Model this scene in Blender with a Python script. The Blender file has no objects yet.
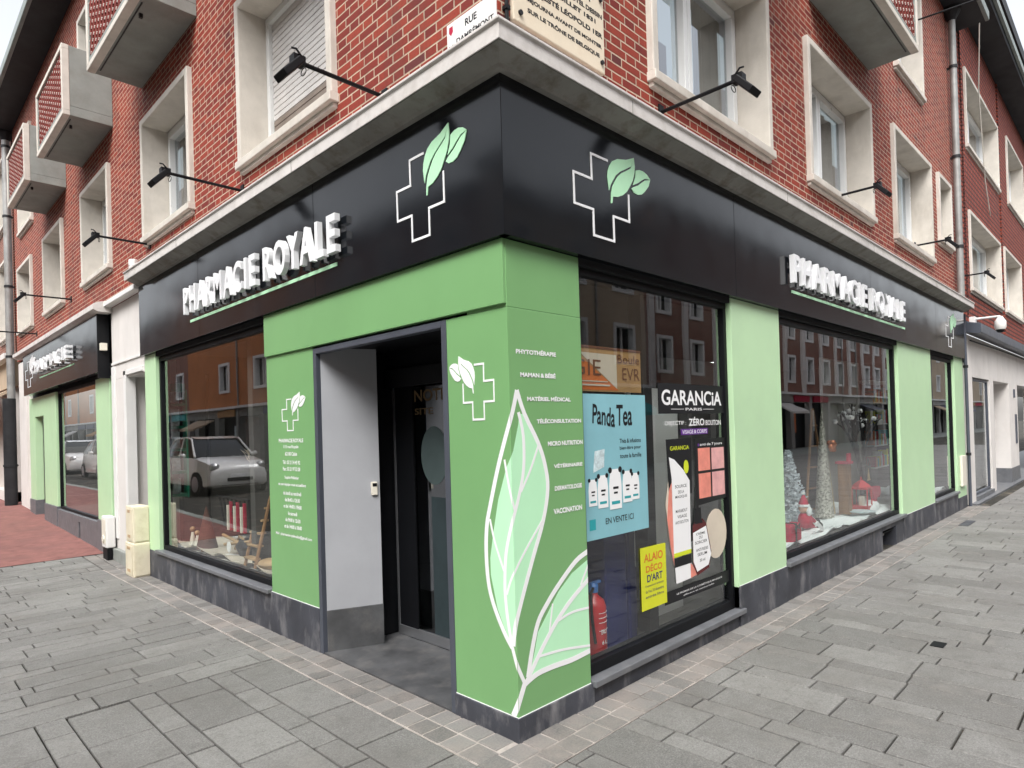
import bpy, bmesh, math, random
from mathutils import Vector, Matrix
from mathutils.geometry import tessellate_polygon
random.seed(7)
S = bpy.context.scene
COL = S.collection
R = math.radians

# ------------------------------------------------------------ camera
cam = bpy.data.cameras.new("camera"); camo = bpy.data.objects.new("camera", cam); COL.objects.link(camo)
S.camera = camo
_p, _r, _y = .0083, -.0296, .7836
F_ = Vector((math.cos(_p)*math.cos(_y), math.cos(_p)*math.sin(_y), math.sin(_p)))
r0 = Vector((math.sin(_y), -math.cos(_y), 0)); u0 = r0.cross(F_)
RR = math.cos(_r)*r0 + math.sin(_r)*u0; UU = -math.sin(_r)*r0 + math.cos(_r)*u0
m = Matrix((( RR.x, UU.x, -F_.x, -2.3413), (RR.y, UU.y, -F_.y, -2.3466), (RR.z, UU.z, -F_.z, 1.6129), (0,0,0,1)))
camo.matrix_world = m
cam.sensor_width = 36; cam.sensor_fit = 'HORIZONTAL'
cam.lens = 36*641.69/1024
cam.shift_y = 39.29/1024
cam.clip_start = .05; cam.clip_end = 600

# ------------------------------------------------------------ world, sun, exposure
w = bpy.data.worlds.new("World"); S.world = w; w.use_nodes = True
nt = w.node_tree; nt.nodes.clear()
sky = nt.nodes.new('ShaderNodeTexSky'); sky.sky_type = 'NISHITA'; sky.sun_disc = False
SUN_EL, SUN_AZ = R(52), R(212)      # azimuth measured from +X towards +Y (direction the sun stands in)
sky.sun_elevation = SUN_EL; sky.sun_rotation = R(90) - SUN_AZ
sky.air_density = 1.0; sky.dust_density = 4.0; sky.ozone_density = 1.0
hs = nt.nodes.new('ShaderNodeHueSaturation'); hs.inputs['Saturation'].default_value = .22   # a grey overcast sky
hs.inputs['Value'].default_value = 1.65
bg = nt.nodes.new('ShaderNodeBackground'); bg.inputs[1].default_value = .15
wo = nt.nodes.new('ShaderNodeOutputWorld')
nt.links.new(sky.outputs[0], hs.inputs['Color']); nt.links.new(hs.outputs[0], bg.inputs[0]); nt.links.new(bg.outputs[0], wo.inputs[0])
sl = bpy.data.lights.new("sun", 'SUN'); sl.energy = 1.35; sl.angle = R(25); sl.color = (1, .985, .965)
so = bpy.data.objects.new("sun", sl); COL.objects.link(so)
sd = Vector((math.cos(SUN_EL)*math.cos(SUN_AZ), math.cos(SUN_EL)*math.sin(SUN_AZ), math.sin(SUN_EL)))
so.rotation_euler = sd.to_track_quat('Z', 'Y').to_euler(); so.location = (-10, -10, 30)
S.view_settings.view_transform = 'Standard'; S.view_settings.look = 'None'
S.view_settings.exposure = 0.62; S.view_settings.gamma = 1
S.render.engine = 'CYCLES'
S.cycles.max_bounces = 8; S.cycles.transparent_max_bounces = 12; S.cycles.glossy_bounces = 4

# ------------------------------------------------------------ node helpers
def mat(name):
    m = bpy.data.materials.new(name); m.use_nodes = True
    return m, m.node_tree, m.node_tree.nodes['Principled BSDF']
def N(nt, t, **kw):
    n = nt.nodes.new(t)
    for k, v in kw.items(): setattr(n, k, v)
    return n
def math_(nt, op, a, b=None, c=None):
    n = N(nt, 'ShaderNodeMath', operation=op)
    for i, x in enumerate((a, b, c)):
        if x is None: continue
        if isinstance(x, (int, float)): n.inputs[i].default_value = x
        else: nt.links.new(x, n.inputs[i])
    return n.outputs[0]
def mix(nt, fac, a, b, mode='MIX'):
    n = N(nt, 'ShaderNodeMix', data_type='RGBA', blend_type=mode)
    if isinstance(fac, (int, float)): n.inputs[0].default_value = fac
    else: nt.links.new(fac, n.inputs[0])
    for i, x in ((6, a), (7, b)):
        if isinstance(x, (tuple, list)): n.inputs[i].default_value = (*x[:3], 1)
        else: nt.links.new(x, n.inputs[i])
    return n.outputs[2]
def noise(nt, scale, detail=4, rough=.55, vec=None, stretch=None):
    if vec is None: vec = N(nt, 'ShaderNodeNewGeometry').outputs['Position']
    if stretch:
        mp = N(nt, 'ShaderNodeMapping'); mp.inputs['Scale'].default_value = stretch
        nt.links.new(vec, mp.inputs['Vector']); vec = mp.outputs[0]
    n = N(nt, 'ShaderNodeTexNoise'); n.inputs['Scale'].default_value = scale
    n.inputs['Detail'].default_value = detail; n.inputs['Roughness'].default_value = rough
    nt.links.new(vec, n.inputs['Vector']); return n.outputs['Fac']
def ramp(nt, fac, stops):
    n = N(nt, 'ShaderNodeValToRGB'); e = n.color_ramp.elements
    while len(e) < len(stops): e.new(.5)
    for i, (p, c) in enumerate(stops):
        e[i].position = p; e[i].color = (c, c, c, 1) if isinstance(c, (int, float)) else (*c, 1)
    nt.links.new(fac, n.inputs[0]); return n.outputs[0]
def bump(nt, h, strength, dist=.01):
    b = N(nt, 'ShaderNodeBump'); b.inputs['Strength'].default_value = strength; b.inputs['Distance'].default_value = dist
    nt.links.new(h, b.inputs['Height']); return b.outputs[0]

def plain(name, col, rough=.5, metal=0, var=.12, vscale=3, bmp=0, bscale=60, dirt=None, stretch=None, coat=0):
    m, nt, b = mat(name)
    f = noise(nt, vscale, 5, .6, stretch=stretch)
    lo = tuple(c*(1-var) for c in col); hi = tuple(min(1, c*(1+var)) for c in col)
    c = mix(nt, ramp(nt, f, [(.3, 0.), (.7, 1.)]), lo, hi)
    if dirt:
        g = noise(nt, dirt[1], 6, .65, stretch=dirt[3] if len(dirt) > 3 else None)
        c = mix(nt, ramp(nt, g, [(.5, 0.), (.75, dirt[2])]), c, dirt[0])
    nt.links.new(c, b.inputs['Base Color'])
    b.inputs['Roughness'].default_value = rough; b.inputs['Metallic'].default_value = metal
    if rough > .45: b.inputs['Specular IOR Level'].default_value = .28
    if coat: b.inputs['Coat Weight'].default_value = coat; b.inputs['Coat Roughness'].default_value = .05
    rr = noise(nt, vscale*2.3, 4)
    nt.links.new(math_(nt, 'MULTIPLY_ADD', rr, .16, max(0, rough-.08)), b.inputs['Roughness'])
    if bmp: nt.links.new(bump(nt, noise(nt, bscale, 4), bmp, .004), b.inputs['Normal'])
    return m

def brick(name, c1, c2, mortar, dark, course=.0592, period=.322, stretcher=.212, joint=.011, bmp=.8, far=False):
    m, nt, b = mat(name)
    pos = N(nt, 'ShaderNodeNewGeometry').outputs['Position']
    sp = N(nt, 'ShaderNodeSeparateXYZ'); nt.links.new(pos, sp.inputs[0])
    u = math_(nt, 'SUBTRACT', sp.outputs[0], sp.outputs[1]); u = math_(nt, 'ADD', u, 100.)
    wob = noise(nt, 9, 2); u = math_(nt, 'MULTIPLY_ADD', wob, .006, u)
    z = math_(nt, 'ADD', sp.outputs[2], .0)
    zr = math_(nt, 'DIVIDE', math_(nt, 'MULTIPLY_ADD', noise(nt, 7, 2), .004, z), course)
    row = math_(nt, 'FLOOR', zr); fz = math_(nt, 'MULTIPLY', math_(nt, 'FRACT', zr), course)
    par = math_(nt, 'MODULO', row, 2.)
    uu = math_(nt, 'MULTIPLY_ADD', par, period*.5, u)
    q = math_(nt, 'DIVIDE', uu, period); cell = math_(nt, 'FLOOR', q)
    fu = math_(nt, 'MULTIPLY', math_(nt, 'FRACT', q), period)
    ish = math_(nt, 'GREATER_THAN', fu, stretcher)          # header?
    # distance to the vertical joints at 0, stretcher, period
    d0 = fu; d1 = math_(nt, 'ABSOLUTE', math_(nt, 'SUBTRACT', fu, stretcher)); d2 = math_(nt, 'SUBTRACT', period, fu)
    dv = math_(nt, 'MINIMUM', math_(nt, 'MINIMUM', d0, d1), d2)
    dh = math_(nt, 'MINIMUM', fz, math_(nt, 'SUBTRACT', course, fz))
    d = math_(nt, 'MINIMUM', dv, dh)
    mask = N(nt, 'ShaderNodeMapRange'); mask.interpolation_type = 'SMOOTHSTEP'
    nt.links.new(d, mask.inputs[0]); mask.inputs[1].default_value = joint*.35; mask.inputs[2].default_value = joint*.65
    mk = mask.outputs[0]
    wn = N(nt, 'ShaderNodeTexWhiteNoise', noise_dimensions='3D')
    cb = N(nt, 'ShaderNodeCombineXYZ'); nt.links.new(cell, cb.inputs[0]); nt.links.new(row, cb.inputs[1]); nt.links.new(ish, cb.inputs[2])
    nt.links.new(cb.outputs[0], wn.inputs['Vector'])
    rnd = wn.outputs['Value']
    bc = mix(nt, rnd, c1, c2)
    bc = mix(nt, math_(nt, 'GREATER_THAN', wn.outputs['Color'], .93), bc, dark)
    fine = noise(nt, 45, 6, .7)
    bc = mix(nt, ramp(nt, fine, [(.35, .0), (.75, .45)]), bc, tuple(c*.55 for c in c1))
    mo = mix(nt, ramp(nt, noise(nt, 14, 5, .7), [(.35, 0.), (.7, .55)]), mortar, tuple(c*.55 for c in mortar))
    col = mix(nt, mk, mo, bc)
    grime = noise(nt, .8, 5, .6)
    col = mix(nt, ramp(nt, grime, [(.5, 0.), (.85, .3)]), col, (.10, .04, .03))
    st = noise(nt, 2.2, 5, .65, stretch=(1.6, 1.6, .18)); col = mix(nt, ramp(nt, st, [(.52, 0.), (.75, .5)]), col, (.075, .032, .026))
    ef = noise(nt, 1.7, 6, .7); col = mix(nt, ramp(nt, ef, [(.62, 0.), (.85, .16)]), col, (.50, .38, .30))
    nt.links.new(col, b.inputs['Base Color']); b.inputs['Roughness'].default_value = .85
    h = math_(nt, 'ADD', mk, math_(nt, 'MULTIPLY', fine, .35))
    h = math_(nt, 'ADD', h, math_(nt, 'MULTIPLY', rnd, .3))
    nt.links.new(bump(nt, h, bmp, .006), b.inputs['Normal'])
    return m

def glass(name, tint=(.8, .84, .82), base=.16, power=3.5):
    m, nt, b = mat(name); nt.nodes.remove(b)
    g = N(nt, 'ShaderNodeNewGeometry')
    dot = N(nt, 'ShaderNodeVectorMath', operation='DOT_PRODUCT')
    nt.links.new(g.outputs['Incoming'], dot.inputs[0]); nt.links.new(g.outputs['Normal'], dot.inputs[1])
    c = math_(nt, 'ABSOLUTE', dot.outputs['Value'])
    f = math_(nt, 'POWER', math_(nt, 'SUBTRACT', 1., c), power)
    f = math_(nt, 'MULTIPLY_ADD', f, 1-base, base)
    f = math_(nt, 'MULTIPLY', f, math_(nt, 'SUBTRACT', 1., g.outputs['Backfacing']))
    tr = N(nt, 'ShaderNodeBsdfTransparent'); tr.inputs[0].default_value = (*tint, 1)
    gl = N(nt, 'ShaderNodeBsdfGlossy'); gl.inputs['Roughness'].default_value = 0; gl.inputs[0].default_value = (.95, .97, 1, 1)
    nt.links.new(bump(nt, noise(nt, .9, 2, .4), .06, .02), gl.inputs['Normal'])
    mx = N(nt, 'ShaderNodeMixShader'); nt.links.new(f, mx.inputs[0]); nt.links.new(tr.outputs[0], mx.inputs[1]); nt.links.new(gl.outputs[0], mx.inputs[2])
    nt.links.new(mx.outputs[0], nt.nodes['Material Output'].inputs[0])
    return m
def emit(name, col, s):
    m, nt, b = mat(name); b.inputs['Base Color'].default_value = (*col, 1)
    b.inputs['Emission Color'].default_value = (*col, 1); b.inputs['Emission Strength'].default_value = s
    return m

M = {}
M['brick'] = brick('red brick', (.17, .013, .008), (.33, .042, .018), (.55, .42, .31), (.11, .018, .018), joint=.010)
M['brick2'] = brick('textured red brick', (.27, .040, .022), (.35, .07, .035), (.07, .022, .018), (.10, .02, .02), course=.0948, period=.322, stretcher=.161, joint=.034, bmp=1.6)
M['brick_dark'] = brick('brown brick', (.22, .07, .045), (.30, .10, .06), (.40, .34, .28), (.14, .05, .04))
M['claustra'] = plain('balcony brick', (.17, .028, .02), .85, var=.35, vscale=12, bmp=.5)
M['concrete'] = plain('pale cast concrete', (.60, .56, .50), .8, var=.1, vscale=4, bmp=.35, bscale=70, dirt=((.36, .32, .27), 3, .55, (1, 1, .3)))
M['concrete_grey'] = plain('weathered grey concrete', (.26, .275, .255), .85, var=.14, vscale=3, bmp=.4, bscale=50, dirt=((.2, .19, .17), 4, .6))
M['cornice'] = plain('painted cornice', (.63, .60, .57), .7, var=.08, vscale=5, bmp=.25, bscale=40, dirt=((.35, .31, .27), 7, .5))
M['soffit'] = plain('shaded dirty cornice soffit', (.30, .295, .27), .8, var=.16, vscale=4, bmp=.3, bscale=40, dirt=((.13, .10, .07), 6, .8))  # shade under the cornice is put into the base colour, with dirt over it
def panel_black():
    m, nt, b = mat('black lacquered panel')
    n1 = noise(nt, 1.1, 3, .5)
    nt.links.new(mix(nt, n1, (.005, .006, .008), (.010, .012, .015)), b.inputs['Base Color'])
    nt.links.new(math_(nt, 'MULTIPLY_ADD', noise(nt, 5, 4, .6), .10, .07), b.inputs['Roughness'])
    b.inputs['IOR'].default_value = 1.4
    nt.links.new(bump(nt, noise(nt, .8, 2, .4), .22, .03), b.inputs['Normal'])
    return m
M['black_panel'] = panel_black()
M['green'] = plain('leaf green panel', (.185, .385, .155), .34, var=.05, vscale=1.3, bmp=.03, bscale=120)
M['pale_green'] = plain('pale green panel', (.50, .72, .44), .36, var=.045, vscale=1.3, bmp=.03, bscale=120, dirt=((.45, .64, .41), 2.2, .5))
M['panel_edge'] = plain('panel edge', (.40, .62, .36), .4, var=.05)
M['bluestone'] = plain('blue stone base', (.055, .058, .07), .5, var=.3, vscale=3, bmp=.25, bscale=90, dirt=((.24, .235, .24), 6, .85, (1, 1, .45)))
M['sillstone'] = plain('grey sill stone', (.13, .135, .145), .45, var=.15, vscale=5, bmp=.15, dirt=((.22, .22, .22), 9, .5))
M['black'] = plain('black frame', (.004, .0045, .006), .55, var=.2); M['black'].node_tree.nodes['Principled BSDF'].inputs['Specular IOR Level'].default_value = .25
M['darkgrey'] = plain('anthracite metal', (.09, .10, .125), .4, metal=.3, var=.12)
M['alu'] = plain('aluminium', (.42, .43, .45), .32, metal=.85, var=.1)
M['white'] = plain('white paint', (.74, .73, .71), .5, var=.05)
M['white_wall'] = plain('off white render', (.68, .65, .62), .75, var=.06, vscale=2, bmp=.2, dirt=((.5, .46, .42), 2.5, .5, (1, 1, .4)))
M['pvc'] = plain('white window frame', (.72, .73, .72), .3, var=.04)
M['letter'] = plain('white acrylic letter', (.82, .83, .84), .35, var=.03)
M['vinyl_white'] = plain('white vinyl', (.86, .86, .86), .4, var=.02)
M['vinyl_mint'] = plain('mint vinyl', (.50, .86, .55), .4, var=.03)
M['glass'] = glass('shop glass', (.95, .97, .96), .075, 3.2)
M['win_glass'] = glass('window glass', (.55, .6, .6), .22, 3)
M['dark_glass'] = glass('door glass', (.30, .34, .34), .16, 3)
M['car_glass'] = glass('car glass', (.25, .28, .28), .25, 3)
M['curtain'] = plain('net curtain', (.45, .46, .44), .9, var=.25, vscale=2, stretch=(12, 12, .3))
M['shutter'] = plain('roller shutter', (.60, .58, .56), .5, var=.1, vscale=3)
M['shutter_dark'] = plain('brown shutter slats', (.22, .18, .15), .5, var=.2)
M['zinc'] = plain('zinc downpipe', (.30, .30, .29), .5, metal=.35, var=.2, vscale=4, dirt=((.13, .10, .08), 5, .6, (1, 1, .3)))
M['zinc_dark'] = plain('dark painted pipe', (.022, .023, .025), .5, var=.3, vscale=4)
M['slate'] = plain('dark eaves boards', (.028, .031, .035), .7, var=.25, vscale=2)
M['slate_edge'] = plain('grey gutter edge', (.22, .25, .24), .6, var=.15)
M['porch'] = plain('grey porch render', (.36, .37, .39), .75, var=.07, vscale=2, bmp=.1)
M['porch_floor'] = plain('dark wet stone floor', (.075, .077, .08), .42, var=.35, vscale=4, bmp=.15, dirt=((.18, .17, .16), 5, .6))
M['cream'] = plain('cream plastic cabinet', (.70, .64, .49), .55, var=.06, vscale=4, dirt=((.50, .42, .28), 7, .5))
M['ivory'] = plain('ivory plastic', (.72, .68, .58), .45, var=.05)
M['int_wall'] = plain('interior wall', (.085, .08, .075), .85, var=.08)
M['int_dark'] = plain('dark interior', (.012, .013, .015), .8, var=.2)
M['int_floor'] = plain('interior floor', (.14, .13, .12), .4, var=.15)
M['snow'] = plain('artificial snow blanket', (.80, .84, .84), .9, var=.05, bmp=.7, bscale=30)
M['red'] = plain('red paint', (.50, .012, .018), .35, var=.08)
M['crimson'] = plain('crimson felt', (.42, .015, .05), .8, var=.15, vscale=15)
M['gold'] = plain('gold sequin', (.55, .42, .20), .35, metal=.3, var=.8, vscale=38, bmp=1, bscale=38)
M['silver'] = plain('silver glitter', (.40, .39, .34), .4, metal=.2, var=.9, vscale=38, bmp=1, bscale=38)
M['wood'] = plain('old wood', (.24, .13, .06), .7, var=.35, vscale=7, bmp=.4, stretch=(1, 1, .2))
M['wood_light'] = plain('light wood', (.42, .28, .15), .65, var=.25, vscale=7)
M['bark'] = plain('black twig', (.03, .026, .024), .7, var=.3)
M['blue'] = plain('navy blue cabinet', (.006, .013, .11), .4, var=.15)
M['teal_poster'] = plain('teal poster', (.23, .48, .54), .45, var=.07, vscale=3)
M['ink'] = plain('black ink', (.012, .012, .014), .5, var=.1)
M['teal'] = plain('teal ink', (.03, .33, .36), .5, var=.1)
M['yellow'] = plain('yellow poster', (.62, .64, .03), .5, var=.05)
M['purple'] = plain('purple ink', (.12, .03, .25), .5, var=.05)
M['skin1'] = plain('coral swatch', (.75, .26, .20), .5, var=.15, vscale=12)
M['skin2'] = plain('rose swatch', (.72, .38, .37), .5, var=.15, vscale=12)
M['beige'] = plain('cream smear', (.62, .54, .44), .4, var=.1)
M['amber'] = plain('dark red bottle', (.10, .01, .012), .2, var=.2)
M['lime'] = plain('lime ink', (.62, .70, .03), .5, var=.05)
M['orange'] = plain('orange print', (.62, .16, .035), .6, var=.12)
M['kraft'] = plain('kraft board', (.42, .24, .10), .7, var=.12)
M['green_pack'] = plain('green shelf', (.02, .27, .16), .45, var=.2)
M['pack'] = plain('pale packs', (.55, .66, .68), .5, var=.3, vscale=30)
M['marble'] = plain('cream stone plaque', (.72, .63, .49), .6, var=.07, vscale=4, bmp=.15, dirt=((.52, .40, .28), 4, .5))
M['rubber'] = plain('tyre rubber', (.02, .02, .02), .8)
M['asphalt'] = plain('asphalt', (.06, .06, .062), .85, var=.2, vscale=30, bmp=.5, bscale=150)
M['redpave'] = plain('red asphalt pavement', (.22, .10, .088), .85, var=.22, vscale=8, bmp=.5, bscale=160, dirt=((.13, .07, .065), 2, .7))
M['ochre'] = plain('orange ochre render', (.50, .20, .08), .85, var=.1, vscale=1)
M['sand'] = plain('sand render', (.46, .36, .26), .85, var=.1, vscale=1)
M['opp_grey'] = plain('grey shopfront render', (.34, .33, .31), .8, var=.15, vscale=1)
M['led'] = emit('ceiling light panel', (.95, .97, 1), 3)
def slabs_mat():
    m, nt, b = mat('grey stone paving')
    at = N(nt, 'ShaderNodeAttribute', attribute_name='tone')
    base = mix(nt, at.outputs['Fac'], (.112, .109, .102), (.198, .193, .182))
    sp = noise(nt, 120, 3, .8); base = mix(nt, ramp(nt, sp, [(.42, 0.), (.62, .5)]), base, (.36, .355, .34))
    s2 = noise(nt, 48, 5, .85); base = mix(nt, ramp(nt, s2, [(.48, 0.), (.68, .6)]), base, (.075, .074, .07))
    g = noise(nt, 1.3, 7, .7); base = mix(nt, ramp(nt, g, [(.45, 0.), (.66, .6)]), base, (.115, .108, .098))
    g2 = noise(nt, 2.6, 8, .75); base = mix(nt, ramp(nt, g2, [(.55, 0.), (.72, .28)]), base, (.38, .36, .33))
    g3 = noise(nt, 9, 6, .75); base = mix(nt, ramp(nt, g3, [(.5, 0.), (.7, .45)]), base, (.085, .082, .076))
    vo = N(nt, 'ShaderNodeTexVoronoi'); vo.inputs['Scale'].default_value = 3.2; vo.inputs['Randomness'].default_value = 1
    nt.links.new(N(nt, 'ShaderNodeNewGeometry').outputs['Position'], vo.inputs['Vector'])
    base = mix(nt, ramp(nt, vo.outputs['Distance'], [(.035, .75), (.05, 0.)]), base, (.06, .058, .055))
    vo2 = N(nt, 'ShaderNodeTexVoronoi'); vo2.inputs['Scale'].default_value = 2.1; vo2.inputs['Randomness'].default_value = 1
    mp = N(nt, 'ShaderNodeMapping'); mp.inputs['Location'].default_value = (3.3, 7.1, 0); nt.links.new(N(nt, 'ShaderNodeNewGeometry').outputs['Position'], mp.inputs['Vector']); nt.links.new(mp.outputs[0], vo2.inputs['Vector'])
    base = mix(nt, ramp(nt, vo2.outputs['Distance'], [(.018, .7), (.028, 0.)]), base, (.5, .47, .43))
    nt.links.new(base, b.inputs['Base Color'])
    nt.links.new(math_(nt, 'MULTIPLY_ADD', g, .25, .5), b.inputs['Roughness'])
    h = math_(nt, 'ADD', math_(nt, 'MULTIPLY', s2, .6), math_(nt, 'MULTIPLY', noise(nt, 14, 5, .6), .9))
    nt.links.new(bump(nt, h, .45, .006), b.inputs['Normal'])
    return m
M['slab'] = slabs_mat()
M['joint'] = plain('dark paving joint', (.035, .033, .028), .95, var=.4, vscale=25, dirt=((.28, .24, .19), 2.2, .6))
M['joint_light'] = plain('pale mortar joint', (.36, .325, .295), .9, var=.2, vscale=9, dirt=((.09, .08, .07), 1.6, 1.))
def sett_mat():
    m, nt, b = mat('small stone setts')
    at = N(nt, 'ShaderNodeAttribute', attribute_name='tone')
    base = mix(nt, at.outputs['Fac'], (.10, .098, .093), (.19, .184, .175))
    base = mix(nt, ramp(nt, noise(nt, 90, 4, .8), [(.4, 0.), (.7, .4)]), base, (.33, .31, .28))
    base = mix(nt, ramp(nt, noise(nt, 2, 5, .7), [(.45, 0.), (.7, .7)]), base, (.26, .225, .20))
    nt.links.new(base, b.inputs['Base Color']); b.inputs['Roughness'].default_value = .75
    nt.links.new(bump(nt, noise(nt, 40, 5), .5, .006), b.inputs['Normal'])
    return m
M['sett'] = sett_mat()

# ------------------------------------------------------------ geometry helpers
class Fr:                                   # a wall's own axes: u along, v up, d outwards
    def __init__(s, o, u, n): s.o = Vector(o); s.u = Vector(u); s.n = Vector(n)
    def __call__(s, u, v, d=0): return s.o + s.u*u + s.n*d + Vector((0, 0, v))
FR = Fr((0, 0, 0), (1, 0, 0), (0, -1, 0))   # right street wall
FL = Fr((0, 0, 0), (0, 1, 0), (-1, 0, 0))   # left street wall
WD = Fr((0, 0, 0), (1, 0, 0), (0, 1, 0))

class MB:
    def __init__(s): s.v = []; s.f = []; s.fm = []
    def add(s, vs, fs, mi=0):
        o = len(s.v); s.v += [tuple(x) for x in vs]; s.f += [tuple(i+o for i in f) for f in fs]; s.fm += [mi]*len(fs); return s
    def box(s, x0, x1, y0, y1, z0, z1, mi=0):
        return s.add([(x, y, z) for x in (x0, x1) for y in (y0, y1) for z in (z0, z1)],
              [(0,1,3,2),(4,6,7,5),(0,4,5,1),(2,3,7,6),(0,2,6,4),(1,5,7,3)], mi)
    def wbox(s, F, u0, u1, v0, v1, d0, d1, mi=0):
        return s.add([F(u, v, d) for u in (u0, u1) for v in (v0, v1) for d in (d0, d1)],
              [(0,1,3,2),(4,6,7,5),(0,4,5,1),(2,3,7,6),(0,2,6,4),(1,5,7,3)], mi)
    def ring(s, F, u0, u1, v0, v1, t, d0, d1, tb=None, mi=0):
        tb = t if tb is None else tb
        s.wbox(F, u0, u1, v1-t, v1, d0, d1, mi); s.wbox(F, u0, u1, v0, v0+tb, d0, d1, mi)
        s.wbox(F, u0, u0+t, v0+tb, v1-t, d0, d1, mi); s.wbox(F, u1-t, u1, v0+tb, v1-t, d0, d1, mi); return s
    def prism(s, pts, fn, mi=0):                    # fn(u, v, side) -> 3D ; side 0/1
        n = len(pts)
        if n < 3: return s
        tri = tessellate_polygon([[Vector((p[0], p[1], 0)) for p in pts]])
        vs = [fn(p[0], p[1], 0) for p in pts] + [fn(p[0], p[1], 1) for p in pts]
        fs = [t for t in tri] + [tuple(i+n for i in reversed(t)) for t in tri]
        fs += [(i, (i+1) % n, (i+1) % n+n, i+n) for i in range(n)]
        return s.add(vs, fs, mi)
    def wprism(s, F, pts, d0, d1, mi=0): return s.prism(pts, lambda u, v, k: F(u, v, (d0, d1)[k]), mi)
    def tube(s, path, r, n=8, mi=0, cap=True):
        path = [Vector(p) for p in path]; rs = r if isinstance(r, (list, tuple)) else [r]*len(path)
        o = len(s.v); k = len(path)
        for i, p in enumerate(path):
            t = (path[min(i+1, k-1)]-path[max(i-1, 0)]).normalized()
            a = t.cross(Vector((0, 0, 1)));
            if a.length < .05: a = t.cross(Vector((1, 0, 0)))
            a.normalize(); b = t.cross(a)
            for j in range(n):
                q = 2*math.pi*j/n; s.v.append(tuple(p+rs[i]*(math.cos(q)*a+math.sin(q)*b)))
        for i in range(k-1):
            for j in range(n):
                s.f.append((o+i*n+j, o+i*n+(j+1) % n, o+(i+1)*n+(j+1) % n, o+(i+1)*n+j)); s.fm.append(mi)
        if cap: s.f += [tuple(o+j for j in reversed(range(n))), tuple(o+(k-1)*n+j for j in range(n))]; s.fm += [mi]*2
        return s
    def lathe(s, c, prof, n=20, mi=0):              # prof (r, z)
        c = Vector(c); o = len(s.v); k = len(prof)
        for r, z in prof:
            for j in range(n):
                q = 2*math.pi*j/n; s.v.append((c.x+r*math.cos(q), c.y+r*math.sin(q), c.z+z))
        for i in range(k-1):
            for j in range(n):
                s.f.append((o+i*n+j, o+i*n+(j+1) % n, o+(i+1)*n+(j+1) % n, o+(i+1)*n+j)); s.fm.append(mi)
        s.f += [tuple(o+j for j in reversed(range(n))), tuple(o+(k-1)*n+j for j in range(n))]; s.fm += [mi]*2
        return s
    def ball(s, c, r, n=10, mi=0, sc=(1, 1, 1)):
        c = Vector(c); o = len(s.v)
        for i in range(1, n):
            a = math.pi*i/n
            for j in range(n*2):
                q = math.pi*j/n; s.v.append((c.x+r*sc[0]*math.sin(a)*math.cos(q), c.y+r*sc[1]*math.sin(a)*math.sin(q), c.z+r*sc[2]*math.cos(a)))
        for i in range(n-2):
            for j in range(2*n): s.f.append((o+i*2*n+j, o+i*2*n+(j+1) % (2*n), o+(i+1)*2*n+(j+1) % (2*n), o+(i+1)*2*n+j)); s.fm.append(mi)
        s.f += [tuple(o+j for j in range(2*n)), tuple(o+(n-2)*2*n+j for j in range(2*n))]; s.fm += [mi]*2
        return s
    def build(s, name, m, parent=None, bev=0, smooth=False, tag_=None):
        me = bpy.data.meshes.new(name); me.from_pydata(s.v, [], s.f)
        ms = m if isinstance(m, (list, tuple)) else [m]
        for x in ms: me.materials.append(M[x] if isinstance(x, str) else x)
        for p, i in zip(me.polygons, s.fm): p.material_index = i
        bm = bmesh.new(); bm.from_mesh(me); bmesh.ops.recalc_face_normals(bm, faces=bm.faces); bm.to_mesh(me); bm.free()
        if smooth:
            for p in me.polygons: p.use_smooth = True
            me.set_sharp_from_angle(angle=R(40))
        o = bpy.data.objects.new(name, me); COL.objects.link(o)
        if bev:
            b = o.modifiers.new('bevel', 'BEVEL'); b.width = bev; b.segments = 2; b.limit_method = 'ANGLE'; b.angle_limit = R(40)
        if parent: par(o, parent)
        if tag_: tag(o, *tag_)
        return o
def par(o, p):
    o.parent = p
    q = p; off = Vector((0, 0, 0))
    o.matrix_parent_inverse = Matrix.Translation(world_loc(p)).inverted()
def world_loc(p):
    l = Vector(p.location)
    if p.parent: l = l.copy(); l = l + Vector((0, 0, 0)) if p.type == 'MESH' else l
    return l
def tag(o, label, cat, group=None, kind=None):
    if label: o['label'] = label
    if cat: o['category'] = cat
    if group: o['group'] = group
    if kind: o['kind'] = kind
    return o
def thing(name, label, cat, loc=(0, 0, 0), group=None):
    o = bpy.data.objects.new(name, None); COL.objects.link(o); o.location = loc; o.empty_display_size = .2
    return tag(o, label, cat, group)
def struct(mb, name, m): return tag(mb.build(name, m), None, None, kind='structure')
def copytree(o, parent=None):
    c = o.copy(); COL.objects.link(c)
    if parent: c.parent = parent
    for ch in list(o.children): copytree(ch, c)
    return c

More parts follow.
